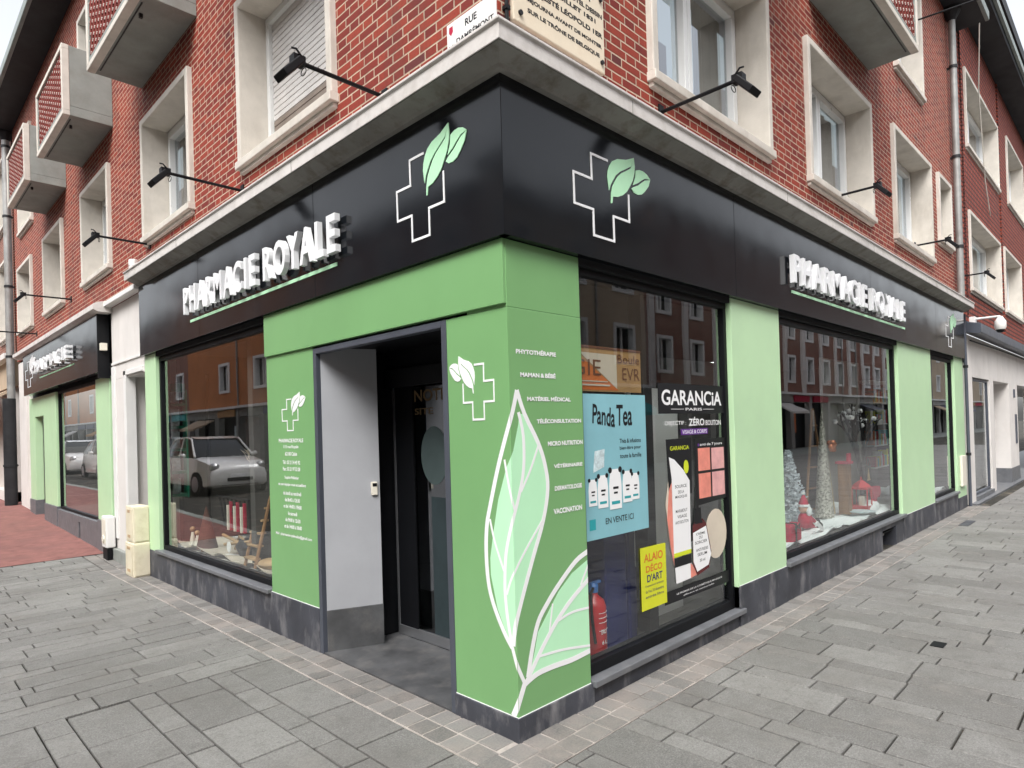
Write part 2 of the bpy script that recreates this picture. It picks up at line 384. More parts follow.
FONT = {}
def text_mesh(txt, offset=0., extrude=0, spacing=1.):
    cu = bpy.data.curves.new('t', 'FONT'); cu.body = txt; cu.offset = offset; cu.extrude = extrude
    cu.space_character = spacing; cu.size = 1; cu.resolution_u = 4; cu.space_word = .8
    o = bpy.data.objects.new('t', cu); COL.objects.link(o)
    dg = bpy.context.evaluated_depsgraph_get()
    me = bpy.data.meshes.new_from_object(o.evaluated_get(dg))
    vs = [tuple(v.co) for v in me.vertices]; fs = [tuple(p.vertices) for p in me.polygons]
    bpy.data.objects.remove(o); bpy.data.curves.remove(cu); bpy.data.meshes.remove(me)
    return vs, fs
def put_text(mb, F, txt, ul, ur, v0, v1, d, offset=.0, thick=0, mi=0, spacing=1., v0r=None, slant=0):
    """letters between ul (viewer's left) and ur (viewer's right), v0..v1 high, on the wall at distance d"""
    vs, fs = text_mesh(txt, offset, .5 if thick else 0, spacing)
    if not vs: return mb
    xs = [v[0] for v in vs]; ys = [v[1] for v in vs]; x0, x1, y0, y1 = min(xs), max(xs), min(ys), max(ys)
    if v0r is None: v0r = v0
    out = []
    for x, y, z in vs:
        a = (x-x0)/(x1-x0); b = (y-y0)/(y1-y0)
        out.append(F(ul+(ur-ul)*(a+slant*b*.02), v0+(v0r-v0)*a+(v1-v0)*b, d+(z+.5)*thick))
    return mb.add(out, fs, mi)

def ground_z(x, y):
    return .03*(max(0, y-7)) if y < 16 else .27

# ============================================================ GROUND
def mirror_fill():
    g = MB()
    def sheet(x0, x1, y0, y1, dz, nx=1):
        ys = sorted(set([y0, y1] + [q for q in (7, 16) if y0 < q < y1]))
        for a, b in zip(ys, ys[1:]):
            g.add([(x0, a, ground_z(0, a)+dz), (x1, a, ground_z(0, a)+dz), (x1, b, ground_z(0, b)+dz), (x0, b, ground_z(0, b)+dz)], [(0,1,2,3)])
    sheet(-150, 150, -150, 200, -.02); struct(g, 'ground', 'joint')
mirror_fill()
def tone(o):
    me = o.data; at = me.attributes.new('tone', 'FLOAT', 'FACE')
    vals = []
    for i in range(len(me.polygons)): vals.append(TONES[i])
    at.data.foreach_set('value', vals)
slab_mb = MB(); TONES = []
def slab(x0, x1, y0, y1, gap=.0052, up=0., mbx=None, tones=None, bev=.003):
    mbx = mbx or slab_mb; tones = TONES if tones is None else tones
    if x1-x0 < .03 or y1-y0 < .03: return
    t = random.random(); dz = random.uniform(-.0012, .0012); tx = random.uniform(-.0015, .0015); ty = random.uniform(-.0015, .0015)
    g0 = gap+random.uniform(-.0012, .0015); x0 += g0; x1 -= gap; y0 += g0; y1 -= gap
    b = bev
    def P(x, y, z): return (x, y, ground_z(x, y)+up+z)
    vs = [P(x0, y0, -.015), P(x1, y0, -.015), P(x1, y1, -.015), P(x0, y1, -.015),
          P(x0, y0, -b), P(x1, y0, -b), P(x1, y1, -b), P(x0, y1, -b),
          P(x0+b, y0+b, dz-tx-ty), P(x1-b, y0+b, dz+tx-ty), P(x1-b, y1-b, dz+tx+ty), P(x0+b, y1-b, dz-tx+ty)]
    fs = [(0,1,5,4),(1,2,6,5),(2,3,7,6),(3,0,4,7),(4,5,9,8),(5,6,10,9),(6,7,11,10),(7,4,8,11),(8,9,10,11)]
    mbx.add(vs, fs); tones += [t]*9
# near and right zone: rows along Y, wide and narrow in turn
def rows_y(xs, x1, wide, narrow, y0, y1, lw, ln, first=0):
    x = xs; k = first
    while x < x1:
        wd = wide if k % 2 == 0 else narrow; L = lw if k % 2 == 0 else ln
        y = y1 + random.uniform(0, L)
        while y > y0:
            l = L*random.choice((1, 1, 1.0, .82, 1.15)); slab(x, min(x+wd, x1), max(y-l, y0), min(y, y1)); y -= l
        x += wd; k += 1
BORD = .29
rows_y(-8.2, -.295, .325, .15, -9.0, 2.2, .52, .36)             # near left
rows_y(-.29, 1.33, .31, .15, -9.0, -BORD-.005, .56, .40)
rows_y(1.33, 40, .30, .155, -9.0, -BORD-.005, .56, .40)
# left zone past y = 2.2: rows along X
y = 2.205; k = 0
while y < 8.08:
    wd = (.235 if k % 2 == 0 else .135); x = -BORD-.005 - 0; L = (.62, .42)[k % 2]; xx = x + random.uniform(0, L)
    while xx > -8.2:
        l = L*random.choice((1, 1, .8, 1.2)); slab(max(xx-l, -8.2), min(xx, x), y, min(y+wd, 8.09)); xx -= l
    y += wd; k += 1
# far apron beyond the fine rows
so_ = slab_mb.build('pavement', 'slab'); so_['kind'] = 'structure'; tone(so_)
sett = MB(); TS = []
def setts_line(along, a0, a1, rows, base):
    for k_ in range(rows):
        a = a0 + random.uniform(-.03, .03)
        while a < a1:
            l = random.uniform(.125, .165); 
            if along == 'x': slab(a, min(a+l, a1), -(k_+1)*.145, -k_*.145, .006, .001, sett, TS, .004)
            else: slab(-(k_+1)*.145, -k_*.145, a, min(a+l, a1), .006, .001, sett, TS, .004)
            a += l
setts_line('x', -.29, 11.6, 2, 0); setts_line('y', 0, 8.08, 2, 0)
TONES = TS; s2 = sett.build('sett_border', 'sett'); s2['kind'] = 'structure'; tone(s2)
g = MB(); g.box(-.295, 11.6, -.29, 0, -.03, -.0045); g.box(-.295, 0, 0, 7.0, -.03, -.0045); struct(g, 'mortar_bed', 'joint_light')
# red pavement, road and far pavements
g = MB()
for a, b in ((8.1, 16), (16, 150)):
    g.add([(-1.9, a, ground_z(0, a)+.004), (0.5, a, ground_z(0, a)+.004), (.5, b, ground_z(0, b)+.004), (-1.9, b, ground_z(0, b)+.004)], [(0,1,2,3)])
struct(g, 'red_pavement', 'redpave')
g = MB()
for a, b in ((8.1, 16), (16, 150)):
    g.add([(-8.5, a, ground_z(0, a)-.08), (-2.05, a, ground_z(0, a)-.08), (-2.05, b, ground_z(0, b)-.08), (-8.5, b, ground_z(0, b)-.08)], [(0,1,2,3)])
    g.add([(-8.5, a, ground_z(0, a)-.2), (-2.05, a, ground_z(0, a)-.2), (-2.05, b, ground_z(0, b)-.2), (-8.5, b, ground_z(0, b)-.2)], [(0,1,2,3)])
struct(g, 'road', 'asphalt')
g = MB()
for a, b in ((8.1, 16), (16, 150)):
    for x0, x1 in ((-2.05, -1.9), (-8.65, -8.5)):
        za, zb = ground_z(0, a), ground_z(0, b)
        g.add([(x, yy, (za if yy == a else zb)+dz) for x in (x0, x1) for yy in (a, b) for dz in (-.12, .006)], [(0,1,3,2),(4,6,7,5),(0,4,5,1),(2,3,7,6),(0,2,6,4),(1,5,7,3)])
struct(g, 'kerb', 'concrete_grey')
g = MB(); g.box(-11, -8.2, -12, 140, -.1, .003); g.box(-8.2, 150, -12, -9.0, -.1, .003); struct(g, 'far_pavement', 'concrete_grey')

# ============================================================ CORNER BUILDING
B = thing('corner_building', 'red brick corner building with pale concrete window surrounds above a green and black pharmacy front', 'building', (0, 0, 0))
def wall_holes(mb, F, u0, u1, v0, v1, holes, d=0, depth=-.32):
    us = sorted(set([u0, u1]+[x for h in holes for x in h[:2]])); vs = sorted(set([v0, v1]+[x for h in holes for x in h[2:]]))
    for a, b in zip(us, us[1:]):
        for c, e in zip(vs, vs[1:]):
            cu, cv = (a+b)/2, (c+e)/2
            if any(h[0] < cu < h[1] and h[2] < cv < h[3] for h in holes): continue
            mb.wbox(F, a, b, c, e, depth, d)
    return mb
# upper windows (outer size of the concrete surround)
WL = [(1.60, 3.20, 3.88, 5.37), (4.37, 5.95, 3.86, 5.33), (7.43, 8.98, 3.88, 5.33), (10.35, 11.95, 3.88, 5.33), (13.2, 14.8, 3.88, 5.33)]
WLU = [(1.55, 3.0, 5.92, 7.9), (4.35, 5.85, 5.92, 7.9), (7.4, 8.9, 5.92, 7.9), (10.2, 11.7, 5.92, 7.9), (13.0, 14.5, 5.92, 7.9)]
WR = [(1.41, 3.34, 3.89, 5.41), (4.24, 6.30, 3.93, 5.41), (7.25, 9.31, 3.93, 5.50), (9.79, 10.72, 4.36, 5.52)]
WRU = [(1.5, 3.1, 6.0, 8.0), (4.7, 6.2, 6.0, 8.0), (7.52, 9.02, 6.32, 8.0)]
TOP = 8.5; RTOP = 8.62
mb = MB(); wall_holes(mb, FL, .32, 15.3, 3.40, TOP, [(a+.04, b-.04, c+.04, e-.04) for a, b, c, e in WL+WLU]); mb.build('brick_wall', 'brick', B)
mb = MB(); wall_holes(mb, FR, .0, 11.75, 3.40, RTOP, [(a+.04, b-.04, c+.04, e-.04) for a, b, c, e in WR+WRU]); 
mb.wbox(FL, .0006, .32, 3.40, TOP, -.32, .001)
mb2 = MB(); mb2.v, mb2.f, mb2.fm = mb.v, mb.f, mb.fm; mb2.build('brick_wall', 'brick', B)

def window(parent, F, u0, u1, v0, v1, style='open', rot=False, light=False, name='window'):
    """cast surround (the window part), with sill, sash, pane, curtain or shutter under it"""
    t = .07
    mb = MB(); mb.wbox(F, u0, u0+t, v0+.10, v1, -.32, .05); mb.wbox(F, u1-t, u1, v0+.10, v1, -.32, .05); mb.wbox(F, u0+t, u1-t, v1-t, v1, -.32, .05)
    wd = mb.build(name, 'concrete', parent, bev=.008)
    mb = MB(); mb.wprism(F, [(u0-.01, v0+.035), (u1+.01, v0+.035), (u1+.01, v0+.10), (u0-.01, v0+.10)], -.32, .07)
    mb.wbox(F, u0+.01, u1-.01, v0, v0+.0345, -.3, .035); mb.build('sill', 'concrete', wd, bev=.006)
    a, b, c, e = u0+t+.002, u1-t-.002, v0+.102, v1-t-.002; f = .055; dd = (-.30, -.245)
    if style == 'shutter':
        mb = MB(); mb.ring(F, a, b, c, e, f, -.26, -.20); mb.build('sash', 'pvc', wd, bev=.004)
        mb = MB(); z = c+f; i = 0
        while z < e-f:
            mb.wprism(F, [(a+f, z), (b-f, z), (b-f, z+.043), (a+f, z+.043)], -.25, -.232, 1 if i in (2, 3, 5, 6) else 0); mb.wbox(F, a+f, b-f, z+.043, z+.05, -.25, -.243, 1 if i in (2, 3, 5, 6) else 0); z += .05; i += 1
        mb.build('roller_shutter', ['shutter', 'shutter_dark'], wd, bev=.003); return wd
    n = 2 if (b-a) > .9 else 1; mb = MB(); mb.ring(F, a, b, c, e, .045, dd[0]-.03, dd[1]+.01)
    wpane = (b-a-.09)/n
    for i in range(n):
        p0 = a+.045+i*wpane+.003; p1 = p0+wpane-.006
        mb.ring(F, p0, p1, c+.048, e-.048, .058, dd[0], dd[1]+.025)
    mb.build('sash', 'pvc', wd, bev=.004)
    mb = MB()
    for i in range(n):
        p0 = a+.045+i*wpane+.003; p1 = p0+wpane-.006
        mb.wbox(F, p0+.05, p1-.05, c+.1, e-.1, -.285, -.279)
    mb.build('pane', 'win_glass', wd)
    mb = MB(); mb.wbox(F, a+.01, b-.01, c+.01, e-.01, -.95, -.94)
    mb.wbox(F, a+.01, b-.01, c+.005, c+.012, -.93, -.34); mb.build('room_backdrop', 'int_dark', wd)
    # curtains: wavy sheets on both sides
    mb = MB()
    for (c0, c1) in (((a+.06, a+.06+(b-a)*.24), (b-.06-(b-a)*.24, b-.06)) if style == 'open' else ((a+.05, b-.05),)):
        n_ = 24; pts = []
        for i in range(n_+1):
            x = c0+(c1-c0)*i/n_; pts.append((x, -.40+.018*math.sin(i*1.9)))
        vs = []; fs = []
        for i, (x, dq) in enumerate(pts):
            vs += [F(x, c+.03, dq), F(x, e-.03, dq)]
            if i: fs.append((2*i-2, 2*i, 2*i+1, 2*i-1))
        mb.add(vs, fs)
    mb.build('curtain', 'curtain', wd, smooth=True)
    return wd
for i, (a, b, c, e) in enumerate(WL): window(B, FL, a, b, c, e, 'shutter' if i == 0 else 'open')
for a, b, c, e in WLU: window(B, FL, a, b, c, e, 'net')
for i, (a, b, c, e) in enumerate(WR): window(B, FR, a, b, c, e, 'open' if i != 1 else 'net')
for a, b, c, e in WRU: window(B, FR, a, b, c, e, 'net')

def balcony(F, u0, u1, z0, h, dep, flip=False):
    mb = MB(); mb.wbox(F, u0, u1, z0, z0+.12, 0.001, dep); t = .07
    mb.wbox(F, u0, u0+t, z0+.12, z0+h, 0.001, dep-.001); mb.wbox(F, u1-t, u1, z0+.12, z0+h, 0.001, dep-.001)
    bal = mb.build('balcony', 'concrete_grey', B, bev=.006)
    mb = MB(); mb.ring(F, u0-.004, u1+.004, z0-.004, z0+h+.004, .06, dep-.07, dep+.01); mb.build('balcony_frame', 'concrete', bal, bev=.005)
    mo = MB(); mb = MB(); z = z0+.06; r_ = 0
    while z < z0+h-.07:
        x = u0+.06 - (r_ % 4)*.0425
        while x < u1-.06:
            a, b = max(x, u0+.062), min(x+.118, u1-.062)
            if b-a > .02:
                mb.wbox(F, a, b, z, z+.050, dep-.055, dep-.012); mo.wbox(F, max(a-.014, u0+.061), a, z, z+.012, dep-.05, dep-.008); mo.wbox(F, b, min(b+.014, u1-.061), z+.038, z+.0515, dep-.05, dep-.008)
            x += .17
        z += .0525; r_ += 1
    mb.build('openwork_brick', 'claustra', bal); mo.build('openwork_mortar', 'concrete', bal)
    mb = MB(); mb.wbox(F, u0+.07, u1-.07, z0+.12, z0+h-.03, dep-.075, dep-.0705); mb.build('screen_backing', 'int_dark', bal)
    mb = MB(); mb.wbox(F, u0+.3, u0+.33, z0-.04, z0+.001, dep-.15, dep-.12); mb.wbox(F, u0+.12, u1-.12, z0-.008, z0+.001, dep-.10, dep-.09)
    mb.build('drip_spout', 'ink', bal)
for a, b in ((1.25, 3.05), (4.19, 5.98), (7.25, 8.99), (10.07, 11.78)): balcony(FL, a, b, 5.75, .89, .545)
balcony(FR, 1.4, 3.3, 5.87, .89, .53); balcony(FR, 4.43, 6.38, 5.87, .89, .53)
# the balconies have a dark sheet added behind the openwork so that it does not read as see-through
mb = MB(); mb.wprism(FL, [(-.05, TOP), (15.4, TOP), (15.4, TOP+.1), (-.05, TOP+.1)], -3, .44)
mb.wprism(FR, [(-.05, RTOP), (11.8, RTOP), (11.8, RTOP+.1), (-.05, RTOP+.1)], -3, .44); rf = mb.build('eaves', 'slate', B)
mb = MB(); mb.wbox(FL, -.05, 15.4, TOP-.02, TOP+.14, .441, .50); mb.wbox(FR, -.05, 11.8, RTOP-.02, RTOP+.14, .441, .50); mb.build('gutter', 'slate_edge', rf, bev=.01)
mb = MB(); mb.add([(-.4, -.4, TOP+.15), (-.4, 15.4, TOP+.15), (3.5, 15.4, TOP+3), (3.5, 3.5, TOP+3), (11.8, 3.5, TOP+3), (11.8, -.4, TOP+.15)], [(0,1,2,3), (0,3,4,5)]); mb.build('roof', 'slate', B)
# dormers cut against the sky on the left
mb = MB(); mb.wbox(FL, 9.6, 10.8, TOP+.1, TOP+1.3, -.6, .1); mb.build('dormer', 'slate', B)

# cornice: profile swept round the corner
def sweep(mb, prof, yl, xr, mi=0):
    st = [lambda d, z: (-d, yl, z), lambda d, z: (-d, -d, z), lambda d, z: (xr, -d, z)]
    n = len(prof); vs = [f(d, z) for f in st for d, z in prof]; fs = []
    for k in range(2):
        for i in range(n): fs.append((k*n+i, k*n+(i+1) % n, (k+1)*n+(i+1) % n, (k+1)*n+i))
    fs += [tuple(range(n)), tuple(2*n+i for i in range(n))]; return mb.add(vs, fs, mi)
mb = MB(); sweep(mb, [(.001, 3.57), (.001, 3.50), (.19, 3.50), (.20, 3.467), (.207, 3.467), (.207, 3.545), (.22, 3.552), (.22, 3.566), (.16, 3.575)], 6.10, 11.32)
co = mb.build('cornice', 'cornice', B, bev=.003)
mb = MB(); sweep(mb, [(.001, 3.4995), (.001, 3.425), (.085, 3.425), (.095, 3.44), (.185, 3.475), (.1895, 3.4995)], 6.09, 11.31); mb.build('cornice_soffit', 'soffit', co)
mb = MB()
for x in (.9, 3.2, 5.6, 8.1): mb.wbox(FR, x, x+.006, 3.466, 3.549, .2068, .2085)
for x in (1.9, 4.3): mb.wbox(FL, x, x+.006, 3.466, 3.549, .2068, .2085)
mb.build('cornice_joint', 'soffit', co)

# ---- ground floor structure
mb = MB()
mb.wbox(FR, .10, 11.6, 2.56, 3.40, -.30, -.002); mb.wbox(FL, .31, 6.14, 2.56, 3.40, -.30, -.002); mb.build('lintel_beam', 'int_dark', B)
# bases
mb = MB(); mb.box(-.012, .62, -.012, .50, -.1, .122); mb.build('stone_base', 'bluestone', B, bev=.005)
for F_w, a, b, c, e, dd, d1 in ((FR, .62, 2.50, -.1, .095, -.25, -.004), (FR, 2.50, 3.44, -.1, .31, -.12, .012), (FR, 3.44, 4.748, -.1, .305, -.25, .008), (FR, 4.752, 6.298, -.1, .305, -.25, .008),
        (FR, 6.87, 7.22, -.1, .305, -.25, .008), (FR, 6.30, 6.868, .235, .305, -.25, .008), (FR, 7.22, 8.1, -.1, .31, -.12, .012), (FR, 8.103, 9.0, -.1, .31, -.12, .0115), (FR, 9.002, 10.62, -.1, .30, -.25, .006), (FR, 10.622, 11.32, -.1, .21, -.12, .012),
        (FL, 2.045, 2.85, -.1, .325, -.12, .012), (FL, 2.852, 4.2, -.1, .31, -.25, .008), (FL, 4.203, 6.14, -.1, .31, -.25, .008)):
    mb = MB(); mb.wbox(F_w, a, b, c, e, dd, d1); mb.build('stone_base', 'bluestone', B, bev=.005)
mb = MB(); mb.wbox(FR, 6.30, 6.868, -.05, .235, -.20, -.19); mb.wbox(FR, 6.34, 6.83, .19, .2, -.18, -.02)
mb.build('cellar_vent', 'black', B)
for F_w, a, b, c, e, d1 in ((FR, .605, 2.56, .096, .135, .035), (FR, 3.42, 7.27, .3055, .345, .045), (FR, 8.99, 10.64, .3005, .338, .035), (FL, 2.84, 5.78, .3105, .345, .045)):
    mb = MB(); mb.wbox(F_w, a, b, c, e, -.2, d1); mb.build('window_ledge', 'sillstone', B, bev=.006)
# panels
def panel(mb_list, name, m): pass
mb = MB(); mb.box(-.004, .598, -.004, .49, .1225, 2.245); pb = mb.build('corner_pillar', 'green', B, bev=.003)
mb = MB(); mb.box(-.003, .598, -.003, .31, 2.2455, 2.599); mb.build('pillar_head', 'green', pb, bev=.003)
mb = MB(); mb.wbox(FL, -.0, 2.83, 2.262, 2.60, -.02, .022); mb.build('lintel_panel', 'green', B, bev=.003)
mb = MB(); mb.wbox(FL, 2.05, 2.835, .326, 2.2605, -.10, .004); pL = mb.build('wall_panel', 'green', B, bev=.003)
mb = MB(); mb.wbox(FL, 5.73, 6.13, .312, 2.60, -.10, .004); mb.build('wall_panel', 'pale_green', B, bev=.003)
mb = MB(); mb.wbox(FR, 2.50, 3.43, .312, 2.60, -.10, .006); mb.wbox(FR, 2.50, 2.54, .137, .3115, -.10, .003); mb.build('wall_panel', 'pale_green', B, bev=.003)
mb = MB(); mb.wbox(FR, 7.22, 8.99, .312, 2.60, -.10, .006); mb.build('wall_panel', 'pale_green', B, bev=.003)
mb = MB(); mb.wbox(FR, 10.62, 11.31, .212, 2.60, -.10, .006); mb.build('wall_panel', 'pale_green', B, bev=.003)
mb = MB(); mb.box(-.006, .594, -.0065, .49, .1225, .1265); mb.wbox(FL, 2.05, 2.84, .3255, .3295, -.05, .0065); mb.wbox(FR, 2.505, 3.43, .3125, .3165, -.05, .0085); mb.wbox(FR, 7.22, 8.98, .3125, .3165, -.05, .0085)
mb.build('panel_edge_strip', 'vinyl_white', B)
# shop windows
def shop_window(F, u0, u1, v0, v1, t=.05, post=None, d=-.06, tb=None):
    mb = MB(); mb.ring(F, u0, u1, v0, v1, t, -.13, -.035, tb=tb)
    if post: mb.wbox(F, post[0], post[1], v0+(tb or t), v1-t, -.16, -.075)
    wd = mb.build('shop_window', 'black', B, bev=.004)
    mb = MB(); mb.wbox(F, u0+t-.01, u1-t+.01, v0+(tb or t)-.01, v1-t+.01, d-.008, d); mb.build('pane', 'glass', wd)
    return wd
shop_window(FR, .605, 2.50, .137, 2.56, .045, None, tb=.07)
mb = MB(); mb.build('x', 'black', B) if 0 else None
for F_w, a, b in ((FR, .605, 2.498), (FR, 3.432, 7.218), (FR, 8.992, 10.618), (FL, 2.84, 5.728)):
    mb = MB(); mb.wbox(F_w, a, b, 2.562, 2.6, -.06, -.02); mb.build('window_header', 'black', B)
shop_window(FR, 3.43, 7.22, .347, 2.555); shop_window(FR, 8.99, 10.62, .340, 2.555); shop_window(FL, 2.835, 5.73, .347, 2.555)
mb = MB(); mb.wbox(FR, 1.385, 1.495, .2, 2.5, -.2, -.10); mb.build('window_post', 'black', B)

# ---- entrance porch
mb = MB(); mb.wbox(FL, .491, .535, 0, 2.245, -.05, .008); mb.wbox(FL, 2.0, 2.044, 0, 2.245, -.05, .008); mb.wbox(FL, .535, 2.0, 2.205, 2.245, -.05, .008)
en = mb.build('entrance_frame', 'darkgrey', B, bev=.004)
mb = MB(); mb.add([(.03, 1.999, .31), (.41, 1.84, .31), (.41, 1.84, 2.30), (.03, 1.999, 2.30), (.03, 2.2, .31), (.41, 2.2, .31), (.41, 2.2, 2.3), (.03, 2.2, 2.3)], [(0,1,2,3),(4,5,6,7),(0,1,5,4),(1,2,6,5),(2,3,7,6),(3,0,4,7)]); mb.build('porch_wall', 'porch', B)
mb = MB(); mb.add([(.028, 1.993, 0), (.412, 1.833, 0), (.412, 1.833, .31), (.028, 1.993, .31), (.028, 2.2, 0), (.412, 2.2, 0), (.412, 2.2, .31), (.028, 2.2, .31)], [(0,1,2,3),(4,5,6,7),(0,1,5,4),(1,2,6,5),(2,3,7,6),(3,0,4,7)]); mb.build('porch_skirting', 'porch_floor', B, bev=.004)
mb = MB(); mb.box(.0, 1.2, .40, 2.3, -.1, .008); mb.build('porch_floor', 'porch_floor', B)
mb = MB(); mb.box(.02, .74, .42, 2.3, 2.25, 2.3); mb.box(.412, .74, 1.98, 2.3, 0.01, 2.25); mb.box(.05, .75, .40, .49, .01, 2.25)
mb.box(.60, .74, .49, 1.98, 2.02, 2.25); mb.box(.55, .598, .49, 1.98, 1.96, 2.10); mb.build('porch_ceiling', 'black', B, bev=.004)
mb = MB(); mb.ring(FL, .60, 1.955, .012, 2.0, .028, -.66, -.625, tb=.075); dr = mb.build('sliding_door', 'alu', B, bev=.003)
mb = MB(); mb.wbox(FL, 1.70, 1.927, .087, 1.972, -.655, -.628); mb.build('door_leaf_edge', 'black', dr)
mb = MB(); mb.wbox(FL, .62, 1.70, .08, 1.975, -.648, -.64); mb.build('pane', 'dark_glass', dr)
mb = MB(); pts = [(1.45+.16*math.cos(q*math.pi/12), 1.43+.22*math.sin(q*math.pi/12)) for q in range(24)]; mb.wprism(FL, pts, -.639, -.637); mb.build('round_sticker', plain('grey green sticker', (.075, .105, .105), .6), dr)
mb = MB(); put_text(mb, FL, 'NOTRE', 1.68, 1.20, 1.84, 1.93, -.6395, .02); put_text(mb, FL, 'SITE', 1.68, 1.45, 1.74, 1.79, -.6395, .02); mb.build('door_lettering', plain('tan lettering', (.13, .085, .04), .6), dr)
mb = MB(); mb.wbox(FL, .64, 1.50, .09, 1.12, -.6392, -.6385); mb.build('painted_reflection', plain('painted door reflection', (.028, .042, .046), .6, var=.2), dr)  # opaque sheet whose tone paints a reflection onto the lower door glass

# ---- interior
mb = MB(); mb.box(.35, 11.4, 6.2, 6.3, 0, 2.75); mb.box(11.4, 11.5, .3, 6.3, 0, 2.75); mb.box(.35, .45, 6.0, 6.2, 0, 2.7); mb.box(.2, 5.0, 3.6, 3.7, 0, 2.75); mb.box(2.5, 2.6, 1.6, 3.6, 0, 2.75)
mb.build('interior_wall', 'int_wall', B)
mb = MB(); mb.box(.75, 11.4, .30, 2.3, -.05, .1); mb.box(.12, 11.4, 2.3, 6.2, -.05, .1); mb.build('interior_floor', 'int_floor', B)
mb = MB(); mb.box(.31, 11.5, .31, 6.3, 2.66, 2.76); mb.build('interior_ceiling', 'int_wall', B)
mb = MB(); mb.box(3.3, 7.4, .13, .95, .10, .36); mb.box(8.9, 10.7, .13, .95, .1, .36); mb.box(.13, .95, 2.75, 5.8, .1, .37); mb.build('display_plinth', 'white', B)
mb = MB(); mb.box(3.4, 5.0, 1.2, 1.23, .3, 2.3); mb.box(5.6, 6.1, 1.3, 1.33, .3, 2.5); mb.box(9.0, 10.6, 1.2, 1.23, .3, 2.0); mb.build('display_reflection_backdrop', plain('grey backdrop', (.16, .16, .155), .8, var=.25, vscale=2), B)  # grey boards stand for interior panels and reflections in the glass
mb = MB(); mb.box(7.3, 8.96, .98, 1.01, .3, 2.5); mb.build('display_reflection_backdrop', 'white_wall', B)  # pale panel added in place of the bright reflection behind the branches
mb = MB()
for x in (5.2, 8): mb.box(x, x+.6, 3.0, 3.08, 2.645, 2.659)
mb.build('ceiling_light', 'led', B)

# ---- white doorway on the left of the shop
mb = MB(); mb.wbox(FL, 6.96, 7.60, .0, 2.42, -.5, -.005); mb.wbox(FL, 6.15, 7.60, 2.42, 3.40, -.5, -.005); mb.wbox(FL, 6.15, 6.20, .0, 2.42, -.5, -.02)
dw = mb.build('doorway_surround', 'white_wall', B, bev=.006)
mb = MB(); mb.wbox(FL, 6.13, 7.62, 3.401, 3.46, -.3, .10); mb.wbox(FL, 6.14, 7.58, 2.62, 2.65, -.1, .012); mb.wbox(FL, 6.9, 7.0, .3, 2.50, -.1, .018); mb.wbox(FL, 7.45, 7.59, .3, 2.6, -.1, .012); mb.wbox(FL, 6.21, 7.0, 2.44, 2.5, -.1, .018)
mb.build('moulding', 'white', dw, bev=.004)
mb = MB(); mb.wbox(FL, 6.20, 6.96, .15, 2.42, -.75, -.70); mb.build('door_leaf', plain('grey door', (.32, .31, .30), .5), dw, bev=.01)
mb = MB(); mb.wbox(FL, 6.15, 7.62, -.05, .17, -.7, .05); mb.build('doorstep', 'concrete_grey', dw, bev=.01)

# ============================================================ SIGNS
def leaf(mb, F, side, pts, d, mi): mb.wprism(F, pts, d, d+.003, mi)
CR = [(.85, 3.219), (.683, 3.218), (.686, 3.068), (.516, 3.068), (.518, 2.889), (.692, 2.889), (.692, 2.737), (.893, 2.737), (.893, 2.891), (1.061, 2.891), (1.061, 3.064)]
LA = [(1.129, 3.314), (1.04, 3.278), (.947, 3.257), (.895, 3.23), (.863, 3.192), (.846, 3.155), (.841, 3.117), (.855, 3.042), (.868, 3.075), (.887, 3.102), (.925, 3.15), (.974, 3.186), (1.03, 3.215), (1.093, 3.25)]
LB = [(1.129, 3.314), (1.136, 3.26), (1.131, 3.219), (1.11, 3.165), (1.079, 3.123), (1.043, 3.078), (.997, 3.045), (.945, 3.022), (.892, 3.012), (.882, 2.969), (.87, 2.967), (.876, 3.029), (.892, 3.075), (.917, 3.11), (.95, 3.15), (.989, 3.181), (1.04, 3.208), (1.093, 3.238)]
LC = [(1.149, 3.24), (1.19, 3.253), (1.231, 3.255), (1.275, 3.245), (1.313, 3.222), (1.254, 3.214), (1.21, 3.19), (1.169, 3.164), (1.114, 3.137), (1.14, 3.19)]
LD = [(1.313, 3.219), (1.29, 3.17), (1.249, 3.130), (1.21, 3.10), (1.165, 3.087), (1.12, 3.09), (1.093, 3.108), (1.118, 3.125), (1.176, 3.152), (1.215, 3.178), (1.25, 3.2)]
def stroke(pts, w_):                        # ribbon quads along a polyline with mitred joints
    out = []; n = len(pts); P_ = [Vector((p[0], p[1])) for p in pts]; L = []
    for i in range(n):
        a = (P_[i]-P_[i-1]).normalized() if i else (P_[1]-P_[0]).normalized()
        b = (P_[i+1]-P_[i]).normalized() if i < n-1 else a
        t = (a+b); t = t.normalized() if t.length > 1e-4 else a
        nrm = Vector((-t.y, t.x)); k = 1/max(.35, nrm.dot(Vector((-b.y, b.x))))
        ww = w_[i] if isinstance(w_, (list, tuple)) else w_
        L.append((P_[i]+nrm*ww/2*k, P_[i]-nrm*ww/2*k))
    for i in range(n-1): out.append([tuple(L[i][0]), tuple(L[i+1][0]), tuple(L[i+1][1]), tuple(L[i][1])])
    return out
def logo(parent, F, f2, d, cmat='vinyl_white', lmat='vinyl_mint', w_=.014, thick=.004):
    mb = MB()
    for q in stroke(CR, w_): mb.wprism(F, [f2(*p) for p in q], d, d+thick)
    a = mb.build('cross_logo', cmat, parent)
    mb = MB()
    for P_ in (LA, LB, LC, LD): mb.wprism(F, [f2(*p) for p in P_], d, d+thick*1.2)
    b = mb.build('leaf_logo', lmat, parent)
